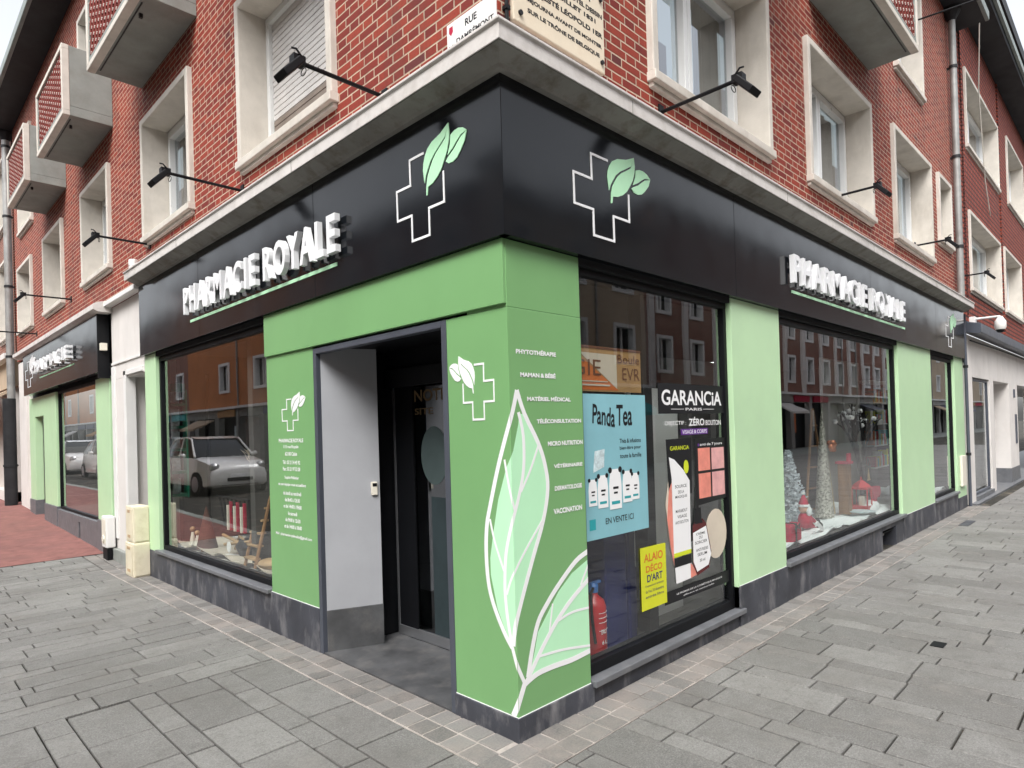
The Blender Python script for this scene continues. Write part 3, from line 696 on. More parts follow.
def sign_letters(parent, F, txt, ul, ur, v0, v1, d0, d1):
    vs, fs = text_mesh(txt, .026, .5, 1.28)
    # split to loose letters
    import collections
    adj = collections.defaultdict(set)
    comp = list(range(len(vs)))
    def find(a):
        while comp[a] != a: comp[a] = comp[comp[a]]; a = comp[a]
        return a
    for f in fs:
        for q in f[1:]: comp[find(q)] = find(f[0])
    groups = collections.defaultdict(list)
    for f in fs: groups[find(f[0])].append(f)
    xs = [v[0] for v in vs]; ys = [v[1] for v in vs]; x0, x1, y0, y1 = min(xs), max(xs), min(ys), max(ys)
    for g_ in groups.values():
        ids = sorted(set(i for f in g_ for i in f)); mp = {i: k for k, i in enumerate(ids)}
        mb = MB()
        mb.add([F(ul+(ur-ul)*(vs[i][0]-x0)/(x1-x0), v0+(v1-v0)*(vs[i][1]-y0)/(y1-y0), d0+(vs[i][2]+.5)*(d1-d0)) for i in ids], [tuple(mp[i] for i in f) for f in g_])
        mb.build('letter', 'letter', parent)
# main fascia, left street
sg = thing('fascia_sign', 'black fascia sign with white letters over the left street window and open doorway', 'sign', (0, 0, 2.6))
for a, b in ((-.0495, 1.897), (1.9, 4.197), (4.2, 6.13)):
    mb = MB(); mb.wbox(FL, a, b, 2.602, 3.425, -.001, .05); mb.build('panel', 'black_panel', sg, bev=.002)
sign_letters(sg, FL, 'PHARMACIE ROYALE', 4.43, 1.49, 2.835, 3.10, .075, .115)
mb = MB(); mb.wbox(FL, 1.58, 4.42, 2.765, 2.79, .0505, .056); mb.build('underline', 'vinyl_mint', sg)
logo(sg, FL, lambda u, v: (.64-(u-.788)*.82, v), .0505)
sg2 = thing('fascia_sign', 'black fascia sign with white letters over the Christmas window on the right', 'sign', (0, 0, 2.6))
for a, b in ((-.0495, 2.517), (2.52, 5.997), (6.0, 9.197), (9.2, 11.30)):
    mb = MB(); mb.wbox(FR, a, b, 2.602, 3.425, -.001, .05); mb.build('panel', 'black_panel', sg2, bev=.002)
sign_letters(sg2, FR, 'PHARMACIE ROYALE', 3.55, 7.22, 2.85, 3.11, .07, .115)
mb = MB(); mb.wbox(FR, 3.62, 7.42, 2.775, 2.80, .0505, .056); mb.build('underline', 'vinyl_mint', sg2)
logo(sg2, FR, lambda u, v: (u, v), .0505)
logo(sg2, FR, lambda u, v: (u+9.35, v), .0505)

# ---- printed graphics on the green panels
def clip(poly, a, keep_gt):
    out = []
    for i in range(len(poly)):
        p, q = poly[i-1], poly[i]
        ip = (p[0] >= a) if keep_gt else (p[0] <= a); iq = (q[0] >= a) if keep_gt else (q[0] <= a)
        if ip != iq:
            t = (a-p[0])/(q[0]-p[0]); out.append((a, p[1]+(q[1]-p[1])*t))
        if iq: out.append(q)
    return out
def smooth_line(pts, k=4):
    P_ = [Vector((*p, 0)) for p in pts]; out = []
    for i in range(len(P_)-1):
        a = P_[max(i-1, 0)]; b = P_[i]; c = P_[i+1]; e = P_[min(i+2, len(P_)-1)]
        for j in range(k):
            t = j/k; q = .5*((2*b)+(-a+c)*t+(2*a-5*b+4*c-e)*t*t+(-a+3*b-3*c+e)*t**3); out.append((q.x, q.y))
    out.append(pts[-1]); return out
def wrap(mb, poly, d, th=.0005):
    a = clip(clip(poly, 0, True), .594, False)
    if len(a) > 2: mb.wprism(FR, [(-.004+p[0]*1.0067, p[1]) for p in a], .0042+d, .0042+d+th)
    b = clip(clip(poly, 0, False), -.49, True)
    if len(b) > 2: mb.wprism(FL, [(-.004-p[0]*1.008, p[1]) for p in b], .0042+d, .0042+d+th)
outL = [(.055, 1.813), (.018, 1.698), (-.051, 1.532), (-.106, 1.39), (-.172, 1.188), (-.196, 1.10), (-.208, .967), (-.199, .805), (-.164, .684), (-.092, .554), (-.033, .479)]
outR = [(.055, 1.813), (.107, 1.689), (.206, 1.533), (.255, 1.412), (.272, 1.281), (.228, 1.111), (.139, .924), (.055, .74), (-.003, .598), (-.022, .49)]
midr = [(.062, 1.698), (.093, 1.573), (.088, 1.40), (.046, 1.257), (-.005, 1.13), (-.056, .967), (-.072, .80), (-.067, .69), (-.053, .589), (-.032, .487)]
fill = [(.068, 1.689), (.06, 1.636), (.016, 1.496), (-.037, 1.409), (-.104, 1.24), (-.148, 1.064), (-.178, .925), (-.177, .835), (-.133, .662), (-.091, .581), (-.032, .487), (-.003, .598), (.055, .74), (.139, .924), (.228, 1.111), (.268, 1.254), (.255, 1.412), (.206, 1.533), (.107, 1.689)]
fill2 = [(.599, .84), (.455, .787), (.335, .706), (.261, .629), (.161, .525), (.135, .44), (.078, .295), (.12, .300), (.219, .318), (.433, .306), (.62, .312)]
mb = MB(); wrap(mb, fill, .0); wrap(mb, fill2, .0001); mb.build('leaf_print', 'vinyl_mint', pb)
mb = MB()
for P_, w_ in ((outL, .027), (outR, .027), (midr, .021), ([(.205, 1.515), (.14, 1.392), (.064, 1.282)], .014), ([(-.048, 1.453), (-.022, 1.321), (.016, 1.18)], .014),
        ([(.228, 1.12), (.089, .977), (-.012, .855), (-.06, .75)], .014), ([(-.171, 1.134), (-.137, 1.011), (-.075, .87)], .014), ([(-.032, .487), (.001, .39), (.05, .289)], .022),
        ([(.056, .30), (-.037, .124)], .034), ([(.64, .91), (.602, .888), (.488, .848), (.336, .743), (.238, .66), (.163, .578), (.112, .448), (.075, .315)], .03),
        ([(.055, .285), (.152, .311), (.288, .313), (.433, .306), (.62, .315)], [.03, .03, .034, .034, .03]), ([(.62, .74), (.594, .723), (.449, .645), (.32, .555), (.198, .443), (.06, .29)], .028),
        ([(.62, .56), (.583, .563), (.445, .569), (.33, .55)], .014), ([(.62, .34), (.588, .344), (.363, .381), (.169, .397)], .014), ([(.6, .81), (.527, .706)], .014), ([(.283, .652), (.249, .50)], .012)):
    nst = globals().get('nst', 0)+1
    for q in stroke(smooth_line(P_), [w_[0]]*(4*len(P_)-3) if isinstance(w_, list) else w_): wrap(mb, q, .0006+nst*.00008)
mb.build('leaf_outline', 'vinyl_white', pb)
mb = MB()
for t_, a, b, z0, z1 in (('PHYTOTHÉRAPIE', .052, .370, 2.005, 2.035), ('MAMAN & BÉBÉ', .08, .362, 1.884, 1.914), ('MATÉRIEL MÉDICAL', .127, .487, 1.757, 1.785), ('TÉLÉCONSULTATION', .197, .575, 1.636, 1.664),
        ('MICRO NUTRITION', .281, .583, 1.511, 1.537), ('VÉTÉRINAIRE', .325, .575, 1.387, 1.413), ('DERMATOLOGIE', .327, .565, 1.262, 1.288), ('VACCINATION', .312, .560, 1.134, 1.164)):
    put_text(mb, FR, t_, a, b, z0, z1, .0062, .04)
mb.build('service_lettering', 'vinyl_white', pb)
sc = .46/.545
logo(pb, FL, lambda u, v: (.108+(u-.516)*.455, 1.668+(v-2.737)*.62), .0045, lmat='vinyl_white', w_=.018, thick=.002)
logo(pL, FL, lambda u, v: (2.569-(u-.516)*.49, 1.649+(v-2.737)*.51), .0045, lmat='vinyl_white', w_=.018, thick=.002)
mb = MB(); z = 1.56; c_ = 2.435
for t_, w_, dz in (('PHARMACIE ROYALE', .41, .0), ('115 rue Royale', .25, .052), ('62100 Calais', .20, .052), ('Tél : 03 21 34 45 92', .29, .068), ('Fax : 03 21 97 52 08', .29, .052), ('Sophie Pelletier', .24, .070), ('et son équipe vous accueillent', .46, .055),
        ('du lundi au vendredi', .30, .066), ('de 8h45 à 12h30', .25, .052), ('et de 14h00 à 19h00', .30, .052), ('le samedi', .15, .055), ('de 9h00 à 12h30', .25, .052), ('et de 14h00 à 18h00', .29, .052), ('Mail : pharmacieroyalecalais@gmail.com', .60, .072)):
    z -= dz; put_text(mb, FL, t_, c_+w_/2, c_-w_/2, z-.004, z+.026, .0052, .022)
mb.build('address_lettering', 'vinyl_white', pL)

# ---- stone plaque and street name plate
pq = thing('stone_plaque', 'cream stone plaque with engraved French inscription bolted to the brick above the cornice', 'plaque', (.09, -.03, 3.76))
mb = MB(); mb.wprism(FR, [(.085, 3.765), (.885, 3.765), (.885, 4.52), (.085, 4.52)], .001, .030); mb.build('slab', 'marble', pq, bev=.006)
mb = MB()
for t_, a, b, z, h in (('SUR LE TRÔNE DE BELGIQUE', .195, .83, 3.845, .034), ('SÉJOURNA AVANT DE MONTER', .19, .855, 3.905, .034), ('SA MAJESTÉ LÉOPOLD 1ER', .14, .865, 3.967, .045), ('LE 15 JUILLET 1831', .28, .80, 4.037, .034), ("DANS L'ANCIEN HÔTEL DESSIN", .16, .865, 4.095, .036), ('DE CE BATIMENT', .2, .77, 4.155, .034), ('À L\'EMPLACEMENT', .2, .77, 4.22, .034)):
    put_text(mb, FR, t_, a, b, z, z+h, .0302, .032, .001)
mb.build('inscription', 'ink', pq)
for x, z in ((.135, 3.818), (.85, 3.826), (.85, 4.21), (.135, 4.21)):
    mb = MB(); mb.tube([FR(x, z, .028), FR(x, z, .042)], .014, 10); mb.build('bolt', 'ink', pq)
sp = thing('street_sign', 'white enamel street name plate RUE on the brick just left of the corner', 'sign', (-.02, .2, 3.72))
mb = MB(); mb.wbox(FL, .004, .40, 3.64, 3.885, .001, .012); mb.build('plate', 'white', sp, bev=.003)
mb = MB(); put_text(mb, FL, 'RUE', .245, .150, 3.812, 3.852, .0122, .035); put_text(mb, FL, 'DAMRÉMONT', .32, .02, 3.745, 3.785, .0122, .035); put_text(mb, FL, 'DU GAL', .385, .33, 3.735, 3.76, .0122, .01); mb.build('lettering', 'ink', sp)
mb = MB(); mb.wprism(FL, [(.378, 3.862), (.348, 3.862), (.346, 3.83), (.363, 3.812), (.380, 3.83)], .0122, .0126); mb.build('crest', 'crimson', sp)
# cable conduit on the corner
mb = MB(); mb.tube([(.045, -.02, 3.6), (.045, -.02, 8.4)], .011, 8)
for z in (3.8, 4.6, 5.4): mb.box(.03, .06, -.034, -.001, z, z+.02)
tag(mb.build('cable_conduit', 'black'), 'thin dark cable conduit running up the brick between the two wall plaques at the corner', 'cable')

# ---- arm lamps
def lamp(F, u, z, L, label, group='black arm lamps above the shop signs', rise=0.0, far=False):
    t = thing('sign_lamp', label, 'lamp', tuple(F(u, z, 0)), group)
    mb = MB(); mb.tube([F(u, z, .0), F(u, z+rise, L)], .013, 8); mb.build('arm', 'black', t, smooth=True)
    mb = MB(); mb.wbox(F, u-.03, u+.03, z-.05, z+.05, .0, .012); mb.build('wall_plate', 'black', t, bev=.003)
    mb = MB(); ze = z+rise; mb.wprism(F, [(u-.03, ze-.02), (u+.03, ze-.02), (u+.03, ze+.03), (u-.03, ze+.03)], L-.03, L+.04)
    mb.tube([F(u-.035, ze+.02, L+.0), F(u-.035, ze+.05, L+.03), F(u-.02, ze+.055, L+.05)], .006, 6)
    mb.tube([F(u+.0+.03*math.cos(q*math.pi/6), ze-.045+.02*math.sin(q*math.pi/6), L-.03) for q in range(13)], .003, 6, cap=False); mb.build('bracket', 'black', t)
    mb = MB(); w_ = .062
    a = [F(u-w_, ze+.01, L+.02), F(u+w_, ze+.01, L+.02), F(u+w_, ze-.105, L+.125), F(u-w_, ze-.105, L+.125)]
    off = F(0, -.030, -.030)-F(0, 0, 0)
    mb.add(a+[p+off for p in a], [(0,1,2,3),(7,6,5,4),(0,4,5,1),(1,5,6,2),(2,6,7,3),(3,7,4,0)]); mb.build('floodlight_head', 'black', t, bev=.006)
    return t
lamp(FL, 1.03, 3.73, .585, 'black arm lamp nearest the corner, in front of the rolled down shutter')
lamp(FL, 3.215, 3.755, .62, 'black arm lamp before the second left street window from the corner')
lamp(FL, 5.82, 3.87, .54, 'black arm lamp by the small white sensor at the far end of the cornice')
lamp(FL, 9.9, 3.9, .62, 'black arm lamp crossing in front of the grey downpipe at the annex')
lamp(FL, 12.9, 3.72, .62, 'farthest black arm lamp on the left street, low beside the downpipe')
lamp(FR, 1.555, 3.765, .56, 'black arm lamp in front of the open white window next to the stone plaque')
lamp(FR, 5.03, 4.0, .41, 'black arm lamp below the wide window, above the letters on the right street')
lamp(FR, 8.33, 4.07, .40, 'black arm lamp under the third window of the right street')
lamp(FR, 11.3, 4.06, .40, 'black arm lamp in front of the downpipe at the right end of the building')

# ---- downpipes
def pipe(F, u, zs, d, r, label, m_='zinc', extra=None):
    t = thing('downpipe', label, 'drainpipe', tuple(F(u, zs[0], d)))
    mb = MB(); mb.tube([F(u, zs[0], d), F(u, zs[1], d)], r, 14); mb.build('pipe', m_, t, smooth=True)
    z = zs[0]+.9
    while z < zs[1]:
        mb = MB(); mb.tube([F(u, z, d), F(u, z+.05, d)], r+.012, 14); mb.wbox(F, u-.015, u+.015, z+.01, z+.04, 0, d); mb.build('clamp', 'zinc_dark', t, smooth=True); z += 1.55
    return t
t = pipe(FR, 10.93, (3.58, 8.45), .09, .055, 'grey zinc downpipe on the brick beside the right corner of the building')
mb = MB(); mb.lathe(FR(10.93, 8.4, .09), [(.055, 0), (.14, .15), (.14, .3)], 12); mb.build('hopper', 'zinc_dark', t)
pipe(FR, 11.40, (.0, 3.4), .04, .026, 'thin grey downpipe at pavement level between the last green panel and the white shop', 'darkgrey')
t = pipe(FL, 15.45, (2.6, 8.4), .10, .075, 'grey downpipe high on the far left end of the brick building')
mb = MB(); mb.lathe(FL(15.45, 8.3, .1), [(.07, 0), (.17, .16), (.17, .3)], 12); mb.build('hopper', 'zinc_dark', t)
pipe(FL, 15.45, (.2, 2.6), .14, .12, 'thick dark cast pipe standing on the red pavement beyond the annex', 'zinc_dark')

# ---- small wall things
ic = thing('intercom', 'small ivory intercom with a dark screen on the grey porch wall', 'intercom', (.36, 1.85, 1.15))
mb = MB(); mb.add([(.345, 1.848, 1.14), (.385, 1.831, 1.14), (.385, 1.831, 1.24), (.345, 1.848, 1.24), (.35, 1.87, 1.14), (.39, 1.86, 1.14), (.39, 1.86, 1.24), (.35, 1.87, 1.24)], [(0,1,2,3),(4,5,6,7),(0,1,5,4),(1,2,6,5),(2,3,7,6),(3,0,4,7)]); mb.build('body', 'ivory', ic, bev=.003)
mb = MB(); mb.add([(.350, 1.844, 1.205), (.380, 1.831, 1.205), (.380, 1.831, 1.23), (.350, 1.844, 1.23)], [(0,1,2,3)]); mb.build('screen', 'black', ic)
mb = MB(); mb.wbox(FL, 6.07, 6.17, 3.58, 3.68, .06, .14); mb.tube([FL(6.12, 3.66, .1), FL(6.12, 3.74, .1)], .05, 10)
tag(mb.build('wall_sensor', 'white', bev=.01), 'small white sensor housing sitting on the far end of the cornice', 'sensor')
# cream utility cabinets
def cabinet(x0, x1, y0, y1, z0, z1, label):
    t = thing('utility_box', label, 'utility box', ((x0+x1)/2, (y0+y1)/2, z0))
    mb = MB(); mb.box(x0, x1, y0, y1, z0, z1); mb.build('cabinet', 'cream', t, bev=.012)
    mb = MB(); mb.box(x0-.006, x0-.001, y0+.03, y1-.03, z0+.03, z1-.03); mb.box(x0+.02, x1-.01, y0-.006, y0-.001, z0+.02, z1-.02); mb.build('door', 'cream', t, bev=.004)
    mb = MB()
    for zz in (z1-.075, z0+.06):
        for k in range(3): mb.box(x0-.009, x0-.0065, y0+.1, y1-.1, zz+k*.012, zz+k*.012+.005)
    mb.build('vent_slots', 'kraft', t)
cabinet(-.175, .0, 6.10, 6.40, .402, .83, 'upper cream utility cabinet of the stack beside the pale green panel')
cabinet(-.185, .0, 6.09, 6.41, .0, .40, 'lower cream utility cabinet standing on the paving beside the pale green panel')
t = thing('meter_box', 'small white meter box on the wall beside the white doorway and the annex', 'meter box', (-.1, 7.75, .35))
mb = MB(); mb.wbox(FL, 7.52, 7.76, .18, .60, .02, .13); mb.build('cabinet', 'white', t, bev=.015)
mb = MB(); mb.wbox(FL, 7.55, 7.73, .23, .56, .131, .136); mb.tube([FL(7.64, .3, .13), FL(7.64, .3, .15)], .05, 12); mb.build('door', 'ivory', t, bev=.004)
mb = MB(); mb.wbox(FL, 7.53, 7.75, .02, .17, .06, .12); mb.build('plinth', 'black', t)
mb = MB(); mb.box(2.9, 3.02, -1.28, -1.2, .001, .006); o = mb.build('drain_cover', 'black'); tag(o, 'small dark square drain cover in the grey paving on the right', 'drain cover')
mb = MB(); mb.box(8.9, 9.5, -.42, -.30, .003, .008); o = mb.build('manhole_plate', 'bluestone'); tag(o, 'rusty brown plate in the paving below the second pale green panel', 'cover plate')

# ============================================================ POSTERS IN THE FIRST RIGHT WINDOW
def sheet(mb, u0, u1, v0, v1, d, mi=0, th=.0015): return mb.wbox(FR, u0, u1, v0, v1, d-th, d, mi)
DP = -.0535
pt = thing('tea_poster', 'pale teal poster with handwritten Panda Tea title and white pouches in the first right window', 'poster', (1.0, .0725, .9))
mb = MB(); sheet(mb, .66, 1.335, .925, 1.81, DP); mb.build('sheet', 'teal_poster', pt)
mb = MB(); put_text(mb, FR, 'Panda', .755, .985, 1.63, 1.75, DP+.001, .02, slant=2, v0r=1.60); put_text(mb, FR, 'Tea', 1.0, 1.175, 1.61, 1.745, DP+.001, .02, slant=2)
for i, s_ in enumerate(('Thés & infusions', 'bien-être pour', 'toute la famille')): put_text(mb, FR, s_, 1.03, 1.27, 1.50-i*.048, 1.528-i*.048, DP+.001, .012)
put_text(mb, FR, 'EN VENTE ICI', .86, 1.16, 1.005, 1.043, DP+.001, .006); mb.build('lettering', 'ink', pt)
mb = MB(); mb2 = MB(); mb3 = MB()
for x, s_, z in ((.74, .8, 1.13), (.84, 1.0, 1.11), (1.19, .85, 1.13), (1.10, 1., 1.12), (.97, 1.25, 1.09)):
    w_ = .05*s_; h_ = .20*s_
    k_ = DP+.001+.0004*s_*2
    mb.wprism(FR, [(x-w_, z), (x+w_, z), (x+w_*1.05, z+h_*.6), (x+w_*.8, z+h_), (x-w_*.8, z+h_), (x-w_*1.05, z+h_*.6)], k_, k_+.0006)
    for q in (-1, 1): mb2.wprism(FR, [(x+q*w_*.85+.016*s_*math.cos(a*math.pi/4), z+h_*.98+.016*s_*math.sin(a*math.pi/4)) for a in range(8)], k_+.0007, k_+.0012)
    mb3.wbox(FR, x-w_*.7, x+w_*.7, z+h_*.12, z+h_*.2, k_+.0007, k_+.0012); mb2.wbox(FR, x-w_*.4, x+w_*.5, z+h_*.5, z+h_*.56, k_+.0007, k_+.0012); mb2.wbox(FR, x-w_*.3, x+w_*.35, z+h_*.38, z+h_*.43, k_+.0007, k_+.0012)
mb.build('pouch_print', 'vinyl_white', pt); mb2.build('pouch_detail', 'ink', pt); mb3.wbox(FR, .70, .76, .985, 1.05, DP, DP+.001); mb3.build('teal_marks', 'teal', pt)
mb = MB(); mb.wprism(FR, [(.75, 1.33), (.86, 1.36), (.87, 1.47), (.77, 1.46)], DP+.0005, DP+.001); mb.build('sachet_print', 'pack', pt)

gp = thing('cosmetics_poster', 'large cosmetics window display headed GARANCIA with tube, dropper bottle and skin swatches', 'window decal', (2, .07, .4))
mb = MB(); sheet(mb, 1.497, 2.452, 1.685, 1.90, DP)
mb.wprism(FR, [(1.58, 1.505), (1.93, 1.508), (1.915, 1.10), (1.60, 1.10)], DP-.0015, DP); mb.wprism(FR, [(1.97, 1.495), (2.452, 1.495), (2.452, 1.02), (1.985, 1.0)], DP-.0015, DP)
mb.wprism(FR, [(1.505, .365), (2.452, .355), (2.452, .445), (1.505, .452)], DP-.0015, DP)
mb.wbox(FR, 1.64, 1.875, .60, .665, DP+.0015, DP+.002)
mb.wprism(FR, [(1.945, .985), (2.03, .985), (2.035, .90), (2.06, .87), (1.93, .87), (1.94, .90)], DP+.003, DP+.0034); mb.wprism(FR, [(1.965, .985), (2.0, .985), (1.99, 1.14), (1.972, 1.14)], DP+.003, DP+.0034); mb.build('black_print', 'ink', gp)
mb = MB(); put_text(mb, FR, 'GARANCiA', 1.54, 2.41, 1.745, 1.855, DP+.001, .022); put_text(mb, FR, 'PARIS', 1.86, 2.10, 1.707, 1.727, DP+.001, .012)
mb.wbox(FR, 1.66, 1.84, 1.716, 1.719, DP, DP+.001); mb.wbox(FR, 2.12, 2.29, 1.716, 1.719, DP, DP+.001)
put_text(mb, FR, 'OBJECTIF :', 1.57, 1.86, 1.595, 1.632, DP+.001, .004); put_text(mb, FR, 'ZÉRO', 1.90, 2.13, 1.595, 1.66, DP+.001, .02); put_text(mb, FR, 'BOUTON', 2.15, 2.39, 1.595, 1.634, DP+.001, .012)
put_text(mb, FR, 'VISAGE & CORPS', 1.80, 2.16, 1.538, 1.566, DP+.003, .008); put_text(mb, FR, 'anti de 7 jours', 2.05, 2.40, 1.437, 1.462, DP+.001, .01)
put_text(mb, FR, 'LE PREMIER DE LA COSMÉTIQUE MAGIQUE', 1.66, 2.33, .405, .422, DP+.001, .008); put_text(mb, FR, 'efficace et sensorielle', 1.75, 2.2, .383, .393, DP+.001, .004)
mb.wprism(FR, [(1.64, 1.22), (1.885, 1.20), (1.875, .70), (1.64, .68)], DP+.0002, DP+.0008); mb.wprism(FR, [(1.65, .60), (1.875, .60), (1.87, .49), (1.66, .485)], DP+.0002, DP+.0008)
mb.wprism(FR, [(1.61, 1.38), (1.68, 1.36), (1.80, 1.28), (1.88, 1.20), (1.64, 1.22)], DP+.001, DP+.0014)
mb.wprism(FR, [(1.905, .81), (2.10, .84), (2.165, .62), (2.12, .545), (1.95, .52), (1.90, .60)], DP+.0035, DP+.004); mb.build('white_print', 'vinyl_white', gp)
mb = MB(); mb.wbox(FR, 1.783, 2.176, 1.53, 1.574, DP+.001, DP+.0025); mb.wprism(FR, [(2.02, 1.44), (2.04, 1.44), (2.04, 1.46), (2.02, 1.46)], DP, DP+.001); mb.build('purple_label', 'purple', gp)
mb = MB(); mb.wprism(FR, [(1.902, .86), (1.95, .90), (2.05, .90), (2.105, .86), (2.17, .64), (2.13, .52), (1.95, .49), (1.895, .58)], DP+.0028, DP+.0033); mb.build('bottle_print', 'amber', gp)
mb = MB(); mb.wbox(FR, 2.02, 2.2, 1.255, 1.425, DP, DP+.001); mb.wbox(FR, 2.02, 2.2, 1.05, 1.235, DP, DP+.001); mb.wprism(FR, [(1.60, 1.15), (1.638, 1.2), (1.638, .62), (1.60, .75), (1.565, .95)], DP, DP+.001); mb.wprism(FR, [(1.86, .60), (1.89, .58), (1.95, .50), (1.86, .49)], DP, DP+.001); mb.build('coral_print', 'skin1', gp)
mb = MB(); mb.wbox(FR, 2.225, 2.425, 1.255, 1.42, DP, DP+.001); mb.wbox(FR, 2.225, 2.425, 1.05, 1.235, DP, DP+.001); mb.build('rose_print', 'skin2', gp)
mb = MB(); mb.wprism(FR, [(2.26+.17*math.cos(a*math.pi/10), .76+.19*math.sin(a*math.pi/10)) for a in range(20)], DP-.001, DP+.0002); mb.wprism(FR, [(1.62, 1.3), (1.64, 1.0), (1.62, .7), (1.55, 1.05)], DP-.001, DP-.0002); mb.build('cream_print', 'beige', gp)
mb = MB(); mb.wbox(FR, 1.64, 1.875, .67, .70, DP+.001, DP+.0015); put_text(mb, FR, 'GARANCiA', 1.63, 1.89, 1.425, 1.455, DP+.001, .012); mb.wprism(FR, [(1.84+.035*math.cos(a*math.pi/6), 1.30+.05*math.sin(a*math.pi/6)) for a in range(12)], DP+.002, DP+.0024); mb.build('lime_print', 'lime', gp)
mb = MB()
for t_, a, b, z in (('SOURCE', 1.68, 1.84, 1.155), ('DE LA', 1.72, 1.80, 1.115), ('MAGIQUE', 1.68, 1.84, 1.08), ('MARABOUT', 1.68, 1.84, .98), ('VISAGE', 1.70, 1.83, .94), ('ANTI BOUTON', 1.67, 1.85, .90)): put_text(mb, FR, t_, a, b, z, z+.022, DP+.0012, .006)
for t_, a, b, z in (('CRÈME', 1.95, 2.08, .785), ('DU', 1.99, 2.04, .755), ('SORCIER', 1.93, 2.11, .72), ('ANTI RIDES', 1.94, 2.12, .665), ('SERUM', 1.96, 2.1, .63), ('30 ml', 1.99, 2.07, .585)): put_text(mb, FR, t_, a, b, z, z+.022, DP+.0045, .006)
mb.build('label_lettering', 'ink', gp)
yp = thing('yellow_poster', 'small bright yellow events poster low in the first right window', 'poster', (1.38, .07, .38))
mb = MB(); mb.wprism(FR, [(1.225, .385), (1.53, .385), (1.53, .795), (1.225, .80)], DP-.0012, DP+.002); mb.build('sheet', 'yellow', yp)
mb = MB(); put_text(mb, FR, 'ALAIO', 1.26, 1.49, .70, .755, DP+.003, .02); put_text(mb, FR, 'DÉCO', 1.28, 1.48, .63, .685, DP+.003, .02); mb.build('orange_lettering', 'orange', yp)
mb = MB(); put_text(mb, FR, "D'ART", 1.29, 1.48, .565, .615, DP+.003, .02)
for i, t_ in enumerate(('Exposition artistes', 'du 9 au 20 décembre', 'entrée libre')): put_text(mb, FR, t_, 1.27, 1.49, .53-i*.035, .548-i*.035, DP+.003, .004)
mb.build('dark_lettering', 'blue', yp)
kb = thing('window_banner', 'kraft and orange cardboard banner above the teal poster behind the glass', 'banner', (1.0, .12, 1.82))
mb = MB(); sheet(mb, .62, 1.38, 1.83, 2.10, -.11, 0, .006); mb.build('board', 'kraft', kb)
mb = MB(); mb.wprism(FR, [(.62, 1.84), (1.12, 1.84), (.66, 2.08), (.62, 2.08)], -.11, -.109); mb.build('orange_print', 'orange', kb)
mb = MB(); put_text(mb, FR, 'GIE', .64, .93, 1.93, 2.03, -.106, -.0); mb.wbox(FR, .62, 1.38, 2.10, 2.115, -.118, -.106); put_text(mb, FR, 'Boule', 1.11, 1.36, 2.02, 2.075, -.106, -.0); put_text(mb, FR, 'EVR', 1.16, 1.36, 1.91, 1.99, -.106, 0); mb.build('lettering', plain('brown ink', (.16, .06, .03), .6), kb)
mb = MB(); mb.wbox(FR, .62, 1.02, 1.865, 1.875, -.1085, -.106); mb.wbox(FR, .62, 1.0, 1.89, 1.897, -.1085, -.106); mb.wprism(FR, [(.72, 2.07), (1.10, 2.07), (1.10, 1.85)], -.109, -.108); mb.build('pale_print', 'beige', kb)
# blue cabinets, shelf goods
t = thing('display_cabinet', 'navy blue display cabinet low behind the glass beside the fire extinguisher', 'cabinet', (1.4, .4, .1))
mb = MB(); mb.box(1.06, 1.30, .22, .5, .1, 1.2); mb.box(1.36, 1.44, .24, .5, .1, 1.1); mb.box(1.5, 1.72, .4, .7, .1, .55); mb.build('carcass', 'blue', t, bev=.01)
mb = MB(); mb.box(.7, 1.06, .5, .52, .75, .77); mb.box(1.31, 1.35, .26, .3, .3, .55); mb.build('shelf', 'darkgrey', t)
mb = MB(); mb.box(1.75, 2.42, .45, .5, .1, 1.9); tag(mb.build('white_screen', 'white'), 'plain pale panel standing behind the cosmetics display', 'panel')
fe = thing('fire_extinguisher', 'red fire extinguisher with a blue valve cap standing behind the glass beside the corner pillar', 'extinguisher', (.93, .22, .16))
mb = MB(); mb.lathe((.93, .22, .15), [(.07, 0), (.078, .02), (.078, .31), (.065, .35), (.03, .38), (.025, .40)], 20); mb.build('cylinder', 'red', fe, smooth=True)
mb = MB(); mb.lathe((.93, .22, .55), [(.03, 0), (.032, .04), (.02, .06)], 12); mb.box(.90, 1.0, .21, .23, .60, .615); mb.build('valve', plain('blue cap', (.02, .16, .5), .4), fe)
mb = MB(); mb.tube([(.90, .2, .58), (.85, .18, .56), (.845, .17, .4), (.86, .16, .25)], .01, 8); mb.build('hose', 'black', fe)
mb = MB()
for i, (a_, b_) in enumerate(((.27, .275), (.30, .305), (.33, .335), (.22, .225))):
    mb.tube([(.93+.0795*math.cos(q), .22+.0795*math.sin(q), .15+a_-.05) for q in [math.radians(-120+10*k) for k in range(9)]], .0018, 4)
put_text(mb, Fr((0, .141, 0), (1, 0, 0), (0, -1, 0)), 'EAU', .895, .945, .30, .33, .003, .02); put_text(mb, Fr((0, .141, 0), (1, 0, 0), (0, -1, 0)), '6 L', .90, .95, .235, .26, .003, .02)
mb.build('label', 'vinyl_white', fe)
mb = MB(); mb.box(.80, 1.06, .12, .5, .10, .15); tag(mb.build('window_board', 'blue'), 'navy board the red fire extinguisher stands on', 'board')

